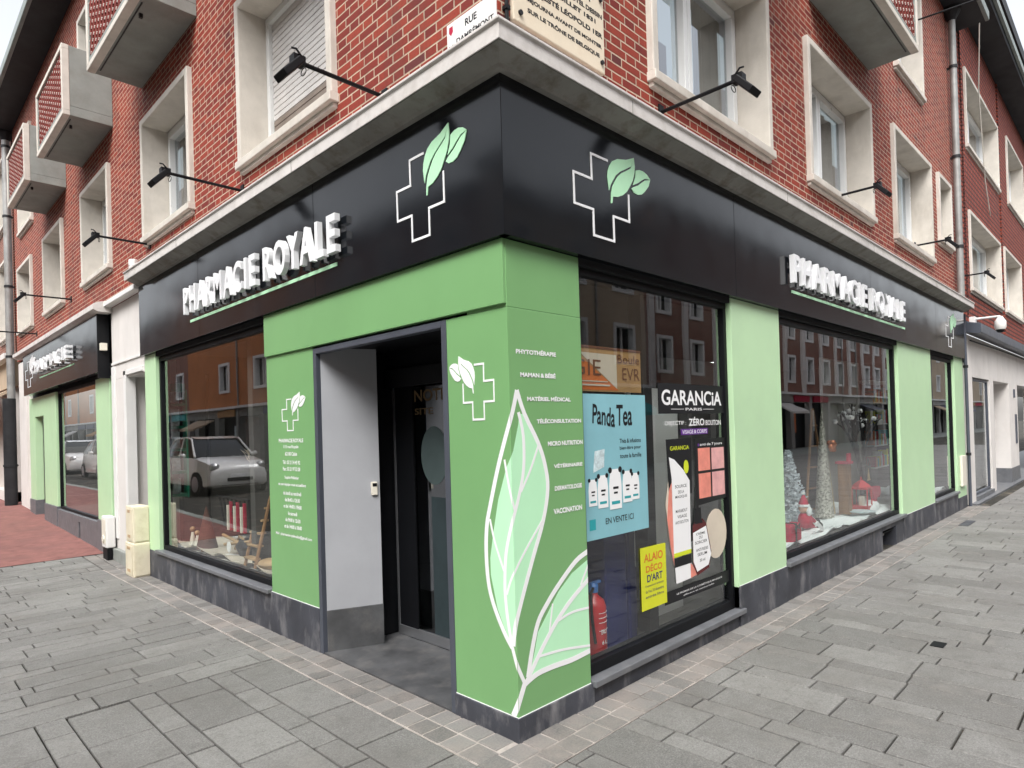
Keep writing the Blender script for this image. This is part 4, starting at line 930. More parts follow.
# ============================================================ CHRISTMAS WINDOW (right street)
mb = MB()
def snow(mb, x0, x1, y0, y1, z, n=26, m_=8):
    vs = []; fs = []
    for i in range(n+1):
        for j in range(m_+1):
            x = x0+(x1-x0)*i/n; yy = y0+(y1-y0)*j/m_
            vs.append((x, yy, z+.025*math.sin(x*5+yy*9)+.02*math.sin(x*13)+random.uniform(0, .02)))
    for i in range(n):
        for j in range(m_): a = i*(m_+1)+j; fs.append((a, a+1, a+m_+2, a+m_+1))
    mb.add(vs, fs)
snow(mb, 3.35, 7.38, .13, .95, .39); o = mb.build('snow_blanket', 'snow', smooth=True); tag(o, 'white artificial snow covering the floor of the Christmas window', 'snow')
mb = MB(); snow(mb, 9.0, 10.6, .13, .95, .39, 10); o = mb.build('snow_blanket', 'snow', smooth=True); tag(o, 'white artificial snow in the narrow last window', 'snow')
mb = MB(); snow(mb, .14, .95, 2.85, 5.7, .39, 8, 24); o = mb.build('sand_cloth', plain('pale cloth', (.50, .44, .36), .9, bmp=.5)); tag(o, 'pale crumpled cloth covering the floor of the left street window', 'cloth')

def white_tree(x, y, z, h, r, label, m_='snow'):
    t = thing('white_christmas_tree', label, 'christmas tree', (x, y, z))
    mb = MB(); mb.tube([(x, y, z), (x, y, z+h*.95)], [.02, .006], 8); mb.build('trunk', 'white', t)
    mb = MB(); n = 240
    for i in range(n):
        q = i/n; zz = z+h*(.12+.88*q); rr = r*(1-q)*(.8+.3*random.random())+.02; a = i*2.399
        c = Vector((x, y, zz)); e = c+Vector((math.cos(a)*rr, math.sin(a)*rr, -rr*.35+random.uniform(-.02, .02)))
        for k in range(5):
            p = c.lerp(e, .3+.7*k/4); s_ = .03*(1-.4*k/4)+.008
            v = [p+Vector((random.uniform(-1, 1), random.uniform(-1, 1), random.uniform(-1, 1)))*s_ for _ in range(4)]; mb.add(v, [(0,1,2), (0,2,3), (0,1,3)])
    mb.build('crown', m_, t); return t
white_tree(5.10, .62, .40, .85, .25, 'white frosted Christmas tree at the left edge of the Christmas window', plain('frosted branches', (.62, .68, .72), .8, var=.2))
# santa doll
sn = thing('santa_doll', 'small santa doll in a red and white coat beside the white tree', 'doll', (4.45, .27, .42))
mb = MB(); mb.ball((4.45, .27, .53), .09, 8, sc=(1, .8, 1.1)); mb.tube([(4.47, .26, .48), (4.62, .20, .45)], [.04, .03], 8); mb.tube([(4.43, .24, .58), (4.54, .20, .50)], [.03, .022], 8); mb.lathe((4.42, .27, .68), [(.06, 0), (.045, .05), (.01, .13)], 12); mb.build('coat', 'crimson', sn, smooth=True)
mb = MB(); mb.ball((4.42, .27, .66), .055, 8); mb.build('head', plain('doll skin', (.6, .36, .26), .7), sn, smooth=True)
mb = MB(); mb.ball((4.43, .22, .63), .045, 8, sc=(1, .6, 1.2)); mb.lathe((4.42, .27, .69), [(.062, -.012), (.066, .0), (.062, .014)], 14); mb.ball((4.42, .27, .82), .02, 6); mb.tube([(4.50, .235, .55), (4.56, .19, .47)], .03, 8); mb.build('beard', 'snow', sn, smooth=True)
mb = MB(); mb.ball((4.62, .20, .46), .05, 8, sc=(1.2, 1, .8)); mb.ball((4.68, .24, .48), .045, 8); mb.build('boots', 'ink', sn, smooth=True)
gb = thing('gift_box', 'crimson felt gift bag with a dark bow in the Christmas window', 'gift box', (4.2, .24, .42))
mb = MB(); mb.box(4.02, 4.32, .19, .30, .40, .58); mb.build('box', 'crimson', gb, bev=.02)
mb = MB(); mb.box(4.15, 4.18, .184, .306, .396, .586); mb.tube([(4.165, .18, .55), (4.12, .17, .58), (4.11, .175, .53), (4.165, .18, .55), (4.21, .17, .58), (4.22, .175, .53), (4.165, .18, .55)], .008, 6); mb.build('ribbon', 'ink', gb)
mb = MB(); mb.wprism(Fr((0, .18, 0), (1, 0, 0), (0, -1, 0)), [(4.66, .52), (4.70, .545), (4.95, .40), (4.91, .375)], 0, .012); tag(mb.build('white_stick', 'vinyl_white'), 'white flat stick lying in front of the santa doll', 'stick')
sn.location = sn.location + Vector((.36, .07, 0))
# tall cone trees
def cone_tree(x, y, z, h, r, m_, name, label):
    t = thing(name, label, 'christmas tree', (x, y, z))
    mb = MB(); prof = [(r, 0)]; n = 26
    for i in range(n): q = (i+.5)/n; prof.append((r*(1-q)**.85, h*q))
    prof.append((.004, h)); mb.lathe((x, y, z), prof, 28); mb.build('cone', m_, t)
    mb = MB(); mb.lathe((x, y, z-.03), [(r*.6, 0), (r*.6, .03)], 16); mb.build('foot', 'wood', t)
cone_tree(5.86, .50, .42, 1.36, .11, 'silver', 'glitter_cone_tree', 'tall slim silver glitter cone tree in the middle of the Christmas window')
cone_tree(6.22, .62, .42, 1.2, .12, 'gold', 'gold_cone_tree', 'brown and gold cone tree right of the silver one in the Christmas window')
wt = thing('wooden_tree', 'tall wooden slat tree frame behind the cone trees in the Christmas window', 'decoration', (5.9, .45, .42))
mb = MB(); mb.tube([(5.36, .62, .42), (5.62, .60, 1.75)], .016, 6); mb.tube([(5.98, .58, .42), (5.64, .60, 1.75)], .016, 6)
for k in range(5): q = k/5; mb.tube([(5.36+.26*q, .62, .5+1.3*q), (5.98-.34*q, .58, .5+1.3*q)], .012, 6)
mb.build('slats', 'wood', wt)
mb = MB(); mb.box(5.85, 5.98, .28, .40, .42, 1.05); mb.build('post', 'wood', wt, bev=.006)
mb = MB(); mb.box(5.83, 6.0, .26, .42, 1.05, 1.08); mb.box(5.87, 5.96, .27, .30, 1.08, 1.18); mb.build('house_print', 'crimson', wt)
mb = MB()
for k in range(9): mb.ball((5.58+random.uniform(-.07, .07), .38+random.uniform(-.03, .03), 1.30+random.uniform(-.06, .06)), .035, 5)
mb.build('bauble_cluster', plain('copper baubles', (.45, .14, .05), .3, metal=.5), wt, smooth=True)
wt.location = wt.location + Vector((.38, .06, 0))
# red lantern
ln = thing('red_lantern', 'red metal lantern with glass sides under the bare branches in the Christmas window', 'lantern', (6.55, .33, .42))
x, y_, z = 6.52, .33, .44; mb = MB(); mb.box(x-.10, x+.10, y_-.10, y_+.10, z, z+.05); mb.box(x-.10, x+.10, y_-.10, y_+.10, z+.26, z+.285)
for a in (-1, 1):
    for b in (-1, 1): mb.box(x+a*.09-.008, x+a*.09+.008, y_+b*.09-.008, y_+b*.09+.008, z+.05, z+.26)
mb.lathe((x, y_, z+.285), [(.12, 0), (.10, .03), (.05, .07), (.02, .09)], 4); mb.tube([(x-.04, y_, z+.37), (x, y_, z+.42), (x+.04, y_, z+.37)], .006, 6); mb.build('frame', 'red', ln, bev=.003)
mb = MB(); mb.lathe((x, y_, z+.05), [(.04, 0), (.04, .12)], 14); mb.build('candle', 'ivory', ln)
wb = thing('wheelbarrow', 'small red decorative sledge stand to the right of the red lantern in the Christmas window', 'decoration', (6.95, .35, .42))
mb = MB(); mb.wprism(Fr((0, .30, 0), (1, 0, 0), (0, -1, 0)), [(6.72, .72), (7.10, .70), (7.12, .60), (6.96, .56), (6.92, .44), (6.86, .44), (6.84, .56)], 0, .05); mb.build('body', 'crimson', wb, bev=.006)
mb = MB(); mb.tube([(7.08+.04*math.cos(a*.6), .27, .60+.04*math.sin(a*.6)) for a in range(11)], .01, 6); mb.build('wheel', 'crimson', wb)
mb = MB(); mb.ball((6.80, .30, .44), .10, 8, sc=(2.0, 1, .7)); mb.ball((7.0, .32, .45), .11, 8, sc=(1.3, 1, .8)); tag(mb.build('snow_mound', 'snow', smooth=True), 'mound of artificial snow at the foot of the red lantern', 'snow')
mb = MB(); mb.lathe((6.38, .24, .43), [(.03, 0), (.10, .01), (.16, .02), (.165, .03)], 24); tag(mb.build('glass_plate', 'pack', smooth=True), 'pale plate with white sweets in front of the red lantern', 'plate')
# bare branch tree with white baubles
bt = thing('branch_tree', 'black bare branch tree hung with white baubles in the Christmas window', 'decoration', (6.55, .5, .42))
mb = MB(); tips = []
def grow(p, d, l, r_, n):
    e = p+d*l; mb.tube([p, p.lerp(e, .5)+Vector((random.uniform(-.01, .01), 0, .008)), e], [r_, r_*.85, r_*.7], 6, cap=False); 
    if n == 0: tips.append(e); return
    for _ in range(2 if n < 3 else 3):
        dd = (d+Vector((random.uniform(-.95, .95), random.uniform(-.35, .35), random.uniform(-.1, .45)))).normalized(); grow(e, dd, l*random.uniform(.62, .82), r_*.72, n-1)
grow(Vector((6.55, .5, .40)), Vector((0.02, 0, 1)), .42, .034, 5); mb.build('branches', 'bark', bt)
mb = MB()
for e in random.sample(tips, min(18, len(tips))): mb.ball(e-Vector((0, 0, .04)), .034, 7)
mb.build('baubles', 'vinyl_white', bt, smooth=True)
hb = thing('gift_bag', 'small black gift bag with a gold tree print hanging from the bare branches', 'gift bag', (6.7, .38, .8))
F7 = Fr((0, .38, 0), (1, 0, 0), (0, -1, 0))
mb = MB(); mb.wprism(F7, [(6.60, .985), (6.88, .965), (6.90, .72), (6.66, .73)], -.03, 0); mb.build('bag', 'ink', hb, bev=.004)
mb = MB(); mb.wprism(F7, [(6.76, .94), (6.83, .77), (6.70, .77)], .001, .003); mb.build('tree_print', 'gold', hb)
mb = MB(); mb.tube([(6.68, .37, .98), (6.72, .37, 1.08), (6.80, .37, .975)], .005, 6); mb.build('handle', 'ink', hb)
bt.location = bt.location + Vector((.72, .0, 0)); hb.location = hb.location + Vector((.42, 0, 0)); ln.location = ln.location + Vector((.18, 0, 0)); wb.location = wb.location + Vector((.12, 0, 0))
# last narrow window
white_tree(9.5, .4, .42, .5, .16, 'small white tree low in the narrow last window')
cone_tree(10.1, .35, .42, .52, .10, 'snow', 'white_cone_tree', 'white cone tree low in the narrow last window')
t = thing('shelf_unit', 'tall shelf of coloured packs seen through the narrow last window', 'shelf', (9.6, 1.0, .4))
mb = MB()
for z in (.8, 1.15, 1.5, 1.85, 2.2): mb.box(9.0, 10.5, .8, 1.15, z, z+.02)
mb.build('shelf', 'white', t)
cols = ['orange', 'pack', 'crimson', 'wood_light', 'teal', 'yellow']
for k, c_ in enumerate(cols):
    mb = MB()
    for z in (.82, 1.17, 1.52, 1.87):
        for q in range(3):
            xx = 9.03+((k+q*6)*.08+z*.37) % 1.38; mb.box(xx, xx+.065, .82, .95, z, z+random.uniform(.12, .25))
    mb.build('packs', c_, t)

# ============================================================ LEFT STREET WINDOW DISPLAY
t = thing('product_shelf', 'green shelf column of pale packs at the left edge of the left street window', 'shelf', (.3, 6.1, .9))
for k in range(5):
    mb = MB(); z = .95+k*.27; mb.box(.2, .36, 5.90, 6.40, z-.03, z+.005); mb.build('shelf', 'green_pack', t)
    mb = MB()
    for q in range(4): mb.box(.21, .3, 5.92+q*.12, 6.02+q*.12, z+.006, z+random.uniform(.15, .22))
    mb.build('packs', 'pack', t)
mb = MB(); mb.box(.2, .36, 5.88, 6.42, 2.17, 2.27); mb.box(.36, .38, 5.88, 6.42, .9, 2.2); mb.build('header', 'green_pack', t)
cone_tree(.25, 4.98, .41, .46, .11, plain('brown felt', (.09, .032, .022), .9, var=.3, vscale=20), 'felt_cone', 'brown felt cone behind the left street window')
ch = thing('wooden_rack', 'small black and wood rack with striped fabric in the left street window', 'rack', (.4, 4.2, .4))
mb = MB(); mb.tube([(.32, 4.88, .98), (.30, 3.98, .98)], .012, 6); mb.tube([(.34, 4.80, .62), (.32, 4.02, .62)], .014, 6)
for k in range(8): mb.tube([(.33, 4.82-.11*k, .98), (.35, 4.72-.09*k, .62)], .012, 6)
mb.build('rails', 'ink', ch)
mb = MB()
for k in range(3): mb.box(.31, .335, 4.13+.17*k, 4.16+.17*k, .64, .94)
mb.build('striped_cloth', 'crimson', ch)
mb = MB()
for k in range(3): mb.box(.30, .33, 4.18+.17*k, 4.21+.17*k, .64, .90)
mb.build('white_cloth', 'ivory', ch)
mb = MB(); mb.tube([(.3, 4.66, .58), (.33, 4.1, .50)], .016, 6); mb.tube([(.3, 4.62, .48), (.33, 3.95, .58)], .016, 6); mb.tube([(.4, 4.6, .42), (.33, 4.3, .6)], .014, 6); mb.tube([(.4, 4.0, .42), (.33, 4.3, .6)], .014, 6); mb.build('legs', 'wood_light', ch)
mb = MB(); mb.wprism(FL, [(4.42+.05*math.cos(a*.42), .48+.055*math.sin(a*.42)) for a in range(15)], -.27, -.262); tag(mb.build('round_tag', 'vinyl_white'), 'white round tag hanging under the rack in the left street window', 'tag')
ld = thing('wooden_ladder', 'small wooden step ladder leaning near the right edge of the left street window', 'ladder', (.35, 3.5, .4))
mb = MB()
for dy in (0, .22): mb.tube([(.14, 3.72-dy, .40), (.42, 3.86-dy, 1.25)], .016, 6)
mb.build('stile', 'wood', ld)
for k in range(7):
    q = (k+.6)/7.5; mb = MB(); mb.box(.11+.28*q, .18+.28*q, 3.50+.14*q, 3.72+.14*q, .40+.85*q, .42+.85*q); mb.build('step', 'wood_light', ld, bev=.004)
br = thing('twig_bunch', 'bunch of pale twigs standing behind the small ladder', 'decoration', (.6, 3.3, .4)); mb = MB(); tips = []
random.seed(3)
for _ in range(4): grow(Vector((.6, 4.05, .8)), Vector((random.uniform(-.3, .3), random.uniform(-.2, .5), 1)).normalized(), .3, .009, 3)
mb.build('twigs', plain('pale twig', (.45, .38, .30), .8), br)
mb = MB(); mb.box(.47, .73, 3.92, 4.18, .4, .8); tag(mb.build('twig_pot', 'ink', bev=.02), 'black pot holding the pale twigs', 'pot')
mb = MB(); mb.ball((.24, 3.42, .44), .10, 8, sc=(1, 1.2, .5)); tag(mb.build('straw_cushion', 'wood_light', smooth=True), 'straw coloured cushion at the foot of the small ladder', 'cushion')
mb = MB(); mb.lathe((.5, 4.2, .40), [(.2, 0), (.24, .1), (.2, .16), (.02, .18)], 20); tag(mb.build('black_basket', 'ink', smooth=True), 'black round basket behind the white tag in the left street window', 'basket')
for k, (yy, zz) in enumerate(((5.42, .18), (5.27, .15))):
    f = thing('figurine', ('pale wooden figurine standing at the left end of the window display', 'smaller pale figurine beside the brown felt cone')[k], 'figurine', (.25, yy, .4))
    mb = MB(); mb.lathe((.25, yy, .40), [(.035, 0), (.03, zz*.3), (.016, zz*.7), (.014, zz*.8)], 12); mb.build('body', 'ivory', f, smooth=True)
    mb = MB(); mb.ball((.25, yy, .40+zz), .028, 7); mb.build('head', 'wood_light', f, smooth=True)

# ============================================================ ANNEX SHOPFRONT (left street)
A = thing('annex_shopfront', 'smaller green and black annex shop front beyond the white doorway on the left street', 'shop front', (0, 10.5, .1))
mb = MB()
mb.wbox(FL, 7.72, 8.48, .48, 2.50, -.12, .006); mb.wbox(FL, 11.3, 12.42, .48, 2.50, -.12, .006); mb.wbox(FL, 12.42, 13.30, 2.12, 2.50, -.12, .0055); mb.wbox(FL, 13.30, 13.90, .48, 2.50, -.12, .006)
mb.build('panel', 'pale_green', A, bev=.003)
mb = MB(); mb.wbox(FL, 7.70, 8.48, -.05, .479, -.12, .025); mb.wbox(FL, 8.482, 9.6, -.05, .44, -.12, .015); mb.wbox(FL, 9.72, 11.3, -.05, .44, -.12, .015); mb.wbox(FL, 9.6, 9.72, .34, .44, -.12, .015); mb.wbox(FL, 11.302, 12.42, -.05, .479, -.12, .025); mb.wbox(FL, 13.30, 13.92, -.05, .479, -.12, .025)
mb.build('stone_base', 'sillstone', A, bev=.005)
mb = MB(); mb.ring(FL, 8.49, 11.29, .445, 2.50, .04, -.12, -.03); sw = mb.build('shop_window', 'black', A, bev=.004)
mb = MB(); mb.wbox(FL, 8.52, 11.26, .47, 2.47, -.062, -.055); mb.build('pane', 'glass', sw)
mb = MB(); mb.wbox(FL, 8.4, 11.4, .3, 2.6, -1.5, -1.45); mb.wbox(FL, 8.4, 11.4, .3, .46, -1.45, -.13); mb.build('room', 'int_wall', A)
mb = MB(); mb.wbox(FL, 12.42, 13.30, .2, 2.12, -.2, -.16); mb.build('door', plain('mauve grey door', (.30, .28, .30), .6), A)
mb = MB(); mb.ring(FL, 12.425, 13.295, .2, 2.115, .035, -.159, -.13); mb.build('door_frame', 'black', A)
mb = MB(); mb.wbox(FL, 13.92, 15.3, -.05, 3.35, -.3, -.02); mb.wbox(FL, 14.1, 14.2, .3, 3.2, -.02, .02); mb.build('end_wall', 'white_wall', A)
mb = MB(); mb.wbox(FL, 7.6, 15.3, 2.5, 3.4, -.4, -.06); mb.build('lintel', 'int_dark', A)
mb = MB(); mb.wprism(Fr((0, 7.52, 0), (-1, 0, 0), (0, 1, 0)), [(.0, 3.33), (.16, 3.33), (.22, 3.36), (.22, 3.43), (.16, 3.46), (.0, 3.50)], 0, 6.7); mb.build('cornice', 'cornice', A, bev=.004)
s3 = thing('annex_sign', 'annex fascia sign, black with raised white letters and an ivory sensor', 'sign', (0, 10.5, 2.5))
mb = MB(); mb.wbox(FL, 7.72, 13.55, 2.545, 3.325, .0, .14); mb.build('panel', 'black_panel', s3, bev=.003)
mb = MB(); mb.box(-.141, .0, 7.69, 7.718, 2.46, 3.325); mb.build('end_panel', 'black', s3)
sign_letters(s3, FL, 'PHARMACIE', 12.0, 9.05, 2.86, 3.06, .16, .24)
mb = MB(); mb.wbox(FL, 9.1, 11.8, 2.77, 2.79, .1405, .146); mb.build('underline', 'vinyl_mint', s3)
logo(s3, FL, lambda u, v: (13.3-(u-.516)*1.4, v-.05), .1405, lmat='vinyl_white')
mb = MB(); mb.box(-.12, -.04, 7.62, 7.688, 2.83, 2.93); mb.build('sensor', 'ivory', s3, bev=.006)

# ============================================================ NEIGHBOUR BUILDINGS
NB = thing('white_shop_building', 'neighbouring brick building on the right with a white ground floor and dark canopy', 'building', (15, 0, 0))
W2 = [(12.55, 16.0, 3.92, 5.50), (16.35, 19.9, 3.95, 5.60), (12.55, 16.0, 6.55, 8.15), (16.5, 20.3, 6.75, 8.3), (21, 24, 3.95, 5.6), (21, 24, 6.75, 8.3)]
W2 = [(12.2, 14.3, 3.93, 5.45), (15.7, 17.8, 3.95, 5.45), (12.2, 15.2, 6.55, 8.1), (16.5, 18.8, 6.62, 8.2), (19.5, 21.6, 3.95, 5.5), (20.5, 22.5, 6.6, 8.2)]
W2 = [(12.25, 15.75, 3.90, 5.46), (16.3, 19.0, 3.93, 5.50), (12.25, 15.9, 6.60, 8.15), (17.2, 20.0, 6.65, 8.35), (20.5, 23, 3.95, 5.5), (21.2, 23.5, 6.7, 8.3)]
mb = MB(); wall_holes(mb, FR, 11.75, 45, 3.3, 9.2, [(a+.04, b-.04, c+.04, e-.04) for a, b, c, e in W2], d=.012); mb.build('brick_wall', 'brick2', NB)
for a, b, c, e in W2: window(NB, FR, a, b, c, e)
for uq in (11.86, 16.02):
    mb = MB()
    for q in range(88):
        z = 3.45+q*.0655; mb.wbox(FR, uq, uq+.07, z, z+.033, .0122, .04)
    mb.build('quoin', 'brick2', NB)
mb = MB(); mb.wprism(Fr((11.75, 0, 0), (0, -1, 0), (1, 0, 0)), [(-2, 9.2), (.45, 9.2), (.47, 9.32), (.44, 9.36), (-2, 9.36)], 0, 34); mb.build('eaves', 'slate', NB)
mb = MB(); mb.wbox(FR, 11.7, 45, 9.28, 9.42, .471, .52); mb.build('gutter', 'slate_edge', NB)
mb = MB()
for u in (12.4, 14.7, 17.0, 19.3, 22): mb.wbox(FR, u, u+.45, 9.36, 11.2, -.6, -.05)
mb.build('dormer_pier', 'brick', NB)
mb = MB(); mb.wbox(FR, 11.75, 45, 11.2, 11.5, -.8, .15); mb.build('dormer_roof', 'slate', NB)
mb = MB(); mb.wbox(FR, 11.75, 45, 9.36, 11.2, -1.5, -1.2); mb.build('dormer_wall', 'brick_dark', NB)
# white ground floor
mb = MB()
mb.wbox(FR, 11.55, 12.12, .0, 2.32, -.3, .01); mb.wbox(FR, 13.9, 14.35, .0, 2.32, -.12, .01); mb.wbox(FR, 16.4, 17.7, .35, 2.32, -1.6, .01); mb.wbox(FR, 11.55, 45, 2.32, 3.08, -1.6, .01); mb.wbox(FR, 21.5, 45, 0, 2.32, -.3, .01)
mb.wbox(FR, 14.35, 14.40, 0, 2.32, -1.6, -.12)
mb.build('ground_floor_wall', 'white_wall', NB)
mb = MB(); mb.wbox(FR, 16.38, 17.72, .0, .35, -1.58, .02); mb.wbox(FR, 12.12, 13.9, .0, .10, -.3, .04); mb.wbox(FR, 11.62, 45, -.05, .02, -1.6, .12); mb.build('stone_step', 'sillstone', NB)
mb = MB(); mb.ring(FR, 12.14, 13.88, .11, 2.30, .04, -.06, -.02); sw = mb.build('shop_window', 'darkgrey', NB)
mb = MB(); mb.wbox(FR, 12.17, 13.85, .14, 2.27, -.05, -.042); mb.build('pane', 'glass', sw)
mb = MB(); mb.wbox(FR, 12.1, 13.95, .1, 2.4, -1.6, -1.55); mb.wbox(FR, 12.3, 13.7, .3, .9, -1.2, -.8); mb.build('room', 'int_wall', NB)
mb = MB(); mb.wbox(FR, 17.72, 21.5, .02, 2.30, -1.2, -1.1); mb.build('dark_shopfront', 'int_dark', NB)
mb = MB(); mb.wprism(Fr((11.6, 0, 0), (0, -1, 0), (1, 0, 0)), [(.012, 3.30), (.25, 3.24), (.25, 3.08), (.22, 3.06), (.012, 3.10)], 0, 33); mb.build('canopy', 'darkgrey', NB, bev=.005)
mb = MB(); mb.tube([FR(11.95, 2.98, .03), FR(16, 3.02, .03), FR(24, 3.03, .03)], .012, 6); mb.build('cable', 'ink', NB)
mb = MB(); mb.box(16.36, 16.398, .45, .95, .55, 1.35); mb.build('meter_cupboard', plain('salmon cupboard', (.62, .36, .20), .6), NB, bev=.01)
mb = MB(); mb.box(16.37, 16.399, .5, .62, 1.75, 1.81); mb.wbox(FR, 17.2, 17.4, .9, 1.6, .011, .03); mb.wbox(FR, 17.05, 17.15, 2.0, 2.2, .011, .04); mb.build('wall_plate', 'darkgrey', NB)
# cctv
cc = thing('cctv_camera', 'white dome security camera on a bracket above the dark canopy at the right', 'security camera', (12.5, -.3, 3.2))
mb = MB(); mb.tube([(12.3, .0, 3.38), (12.3, -.46, 3.38), (12.3, -.46, 3.35)], .02, 8); mb.box(12.22, 12.38, -.10, -.013, 3.26, 3.42); mb.build('bracket', 'white', cc, bev=.01)
mb = MB(); mb.lathe((12.3, -.46, 3.14), [(.07, .0), (.09, .04), (.09, .14), (.06, .19), (.03, .24)], 16); mb.build('housing', 'white', cc, smooth=True)
mb = MB(); mb.ball((12.3, -.46, 3.14), .068, 8, sc=(1, 1, .9)); mb.build('dome', 'black', cc, smooth=True)
cc.location = (12.3, -.3, 3.2)
# small vent box and cream cover at last panel
mb = MB(); mb.wbox(FR, 10.78, 11.10, .40, .92, .007, .05); tag(mb.build('wall_cover', 'ivory', bev=.01), 'cream cover box low on the last pale green panel at the right end', 'cover box')

# far left neighbour
LB_ = thing('white_window_building', 'neighbouring building at the far left edge with tall white window frames above shops', 'building', (0, 19, .2))
W3 = [(15.9, 17.6, 4.0, 5.9), (18.2, 20, 4.0, 5.9), (15.9, 17.6, 6.6, 8.3), (18.2, 20, 6.6, 8.3), (21, 23, 4, 5.9), (21, 23, 6.6, 8.3)]
mb = MB(); wall_holes(mb, FL, 15.56, 40, 3.5, 9.0, [(a+.04, b-.04, c+.04, e-.04) for a, b, c, e in W3], d=-.01); mb.build('brick_wall', 'brick_dark', LB_)
for a, b, c, e in W3: window(LB_, FL, a, b, c, e, 'net')
mb = MB(); mb.wbox(FL, 15.56, 40, 2.9, 3.5, -.4, .05); mb.build('fascia', 'sand', LB_)
mb = MB(); mb.wbox(FL, 15.56, 40, 3.5, 3.62, -.4, .2); mb.wbox(FL, 16.0, 16.3, .25, 2.9, -.3, .0); mb.wbox(FL, 18.6, 18.9, .25, 2.9, -.3, .0); mb.wbox(FL, 21, 40, .25, 2.9, -.3, 0); mb.build('trim', 'white_wall', LB_)
mb = MB(); mb.wbox(FL, 15.6, 21, .25, 2.9, -.5, -.35); mb.build('dark_window', 'wood', LB_)
mb = MB(); mb.wbox(FL, 15.56, 40, 9.0, 9.15, -3, .5); mb.build('eaves', 'slate', LB_)
mb = MB(); mb.wprism(Fr((0, 16.2, 0), (-1, 0, 0), (0, 1, 0)), [(.05, 2.85), (.6, 2.5), (.6, 2.42), (.05, 2.78)], 0, 4.5)
mb.build('awning', 'sand', LB_)
mb = MB(); mb.wbox(FL, 16.0, 21, .22, .5, -.3, .1); mb.build('plinth', 'white_wall', LB_)

# ============================================================ OPPOSITE SIDE OF THE STREETS (seen in the glass)
def facade(F, u0, u1, h, m_, label, name='opposite_building', gf='opp_grey', first=3.4, pitch=3.0, fl=2.8, ww=1.4, wh=1.6, gfh=3.1):
    t = thing(name, label, 'building', tuple(F((u0+u1)/2, 0, 0)))
    holes = []; v = first+.55
    while v+wh < h-.2:
        u = u0+.8
        while u+ww < u1-.5: holes.append((u, u+ww, v, v+wh)); u += pitch
        v += fl
    mb = MB(); wall_holes(mb, F, u0, u1, gfh, h, holes, d=0, depth=-.3); mb.build('wall', m_, t)
    p = None
    for a, b, c, e in holes:
        mb = MB(); mb.ring(F, a, b, c, e, .14, -.2, .06)
        mb.wbox(F, (a+b)/2-.04, (a+b)/2+.04, c+.14, e-.14, -.18, -.1); w_ = mb.build('window', 'white', t)
        mb = MB(); mb.wbox(F, a+.14, b-.14, c+.14, e-.14, -.21, -.2); mb.build('pane', 'black', w_)
    mb = MB(); mb.wbox(F, u0, u1, h, h+.25, -4, .4); mb.build('roof', 'slate', t)
    mb = MB(); u = u0; k = 0
    while u < u1: mb.wbox(F, u, min(u+.5, u1), 0, gfh-.45, -.3, .02); u += 2.9
    mb.wbox(F, u0, u1, gfh-.45, gfh, -.3, .03); mb.build('ground_floor', gf, t)
    mb = MB(); mb.wbox(F, u0, u1, 0, gfh-.4, -.6, -.4); mb.build('shopfront_glass', 'int_dark', t)
    rs = random.Random(int(u0)+int(h*7)); u = u0+.55
    while u+2.4 < u1:
        k = rs.random(); cm = rs.choice(['sand', 'crimson', 'white_wall', 'teal', 'darkgrey', 'kraft', 'ivory', 'blue'])
        if k < .35:
            mb = MB(); mb.wprism(Fr(tuple(F(u, 0, 0)), tuple(F.n), tuple(F.u)), [(.03, gfh-.5), (1.1, gfh-1.0), (1.1, gfh-1.12), (.03, gfh-.56)], 0, 2.3); mb.build('awning', cm, t)
        elif k < .7:
            mb = MB(); mb.wbox(F, u, u+2.3, gfh-.42, gfh-.06, .031, .10); mb.build('shop_sign', cm, t)
            mb = MB(); mb.wbox(F, u+.2, u+1.2, .9, 2.2, -.39, -.36); mb.build('window_poster', rs.choice(['pack', 'ivory', 'orange', 'teal_poster']), t)
        elif k < .85:
            mb = MB(); mb.wbox(F, u-.04, u+2.36, 0, gfh-.46, -.35, -.3); mb.build('garage_door', 'opp_grey', t)
        mb = MB(); mb.wbox(F, u+2.36, u+2.44, 0, h, .03, .10)
        if k > .6: mb.build('downpipe', 'zinc', t)
        u += 2.9
    if name == 'pilastered_building':
        u = u0+.2; mb = MB()
        while u < u1: mb.wbox(F, u, u+.35, gfh+.1, h, .001, .12); u += pitch
        mb.build('pilaster', 'white_wall', t)
    mb = MB(); mb.wbox(F, u0, u1, gfh-.02, gfh+.1, -.2, .25); mb.build('string_course', 'white', t)
    return t
OL = Fr((-11, 0, 0), (0, 1, 0), (1, 0, 0)); OR = Fr((0, -12, 0), (1, 0, 0), (0, 1, 0))
facade(OL, -12, 12, 9.5, 'sand', 'sand coloured building across the left street, seen only in reflections')
facade(OL, 12, 22, 9.0, 'brick_dark', 'brown brick building across the left street, seen only in reflections')
facade(OL, 22, 38, 10.0, 'ochre', 'orange ochre building across the left street mirrored in the window with the cars', pitch=4.6, gf='concrete_grey')
facade(OL, 38, 60, 9.0, 'brick_dark', 'brown terrace far along the left street, seen only in reflections', pitch=4)
facade(OL, 60, 140, 9.5, 'ochre', 'orange terrace farthest along the left street, seen only in reflections', pitch=8)
facade(OR, -11, 8, 10.0, 'brick', 'red brick building across the right street nearest the corner, behind the viewer')
facade(OR, 8, 20, 9.0, 'sand', 'beige building with white windows mirrored in the first right window')
facade(OR, 20, 62, 10.5, 'brick_dark', 'long brown brick building mirrored in the Christmas window', 'pilastered_building', pitch=2.7, ww=1.2, first=3.2, fl=2.5)
facade(OR, 62, 150, 10, 'sand', 'beige terrace farthest along the right street, seen only in reflections', pitch=7)

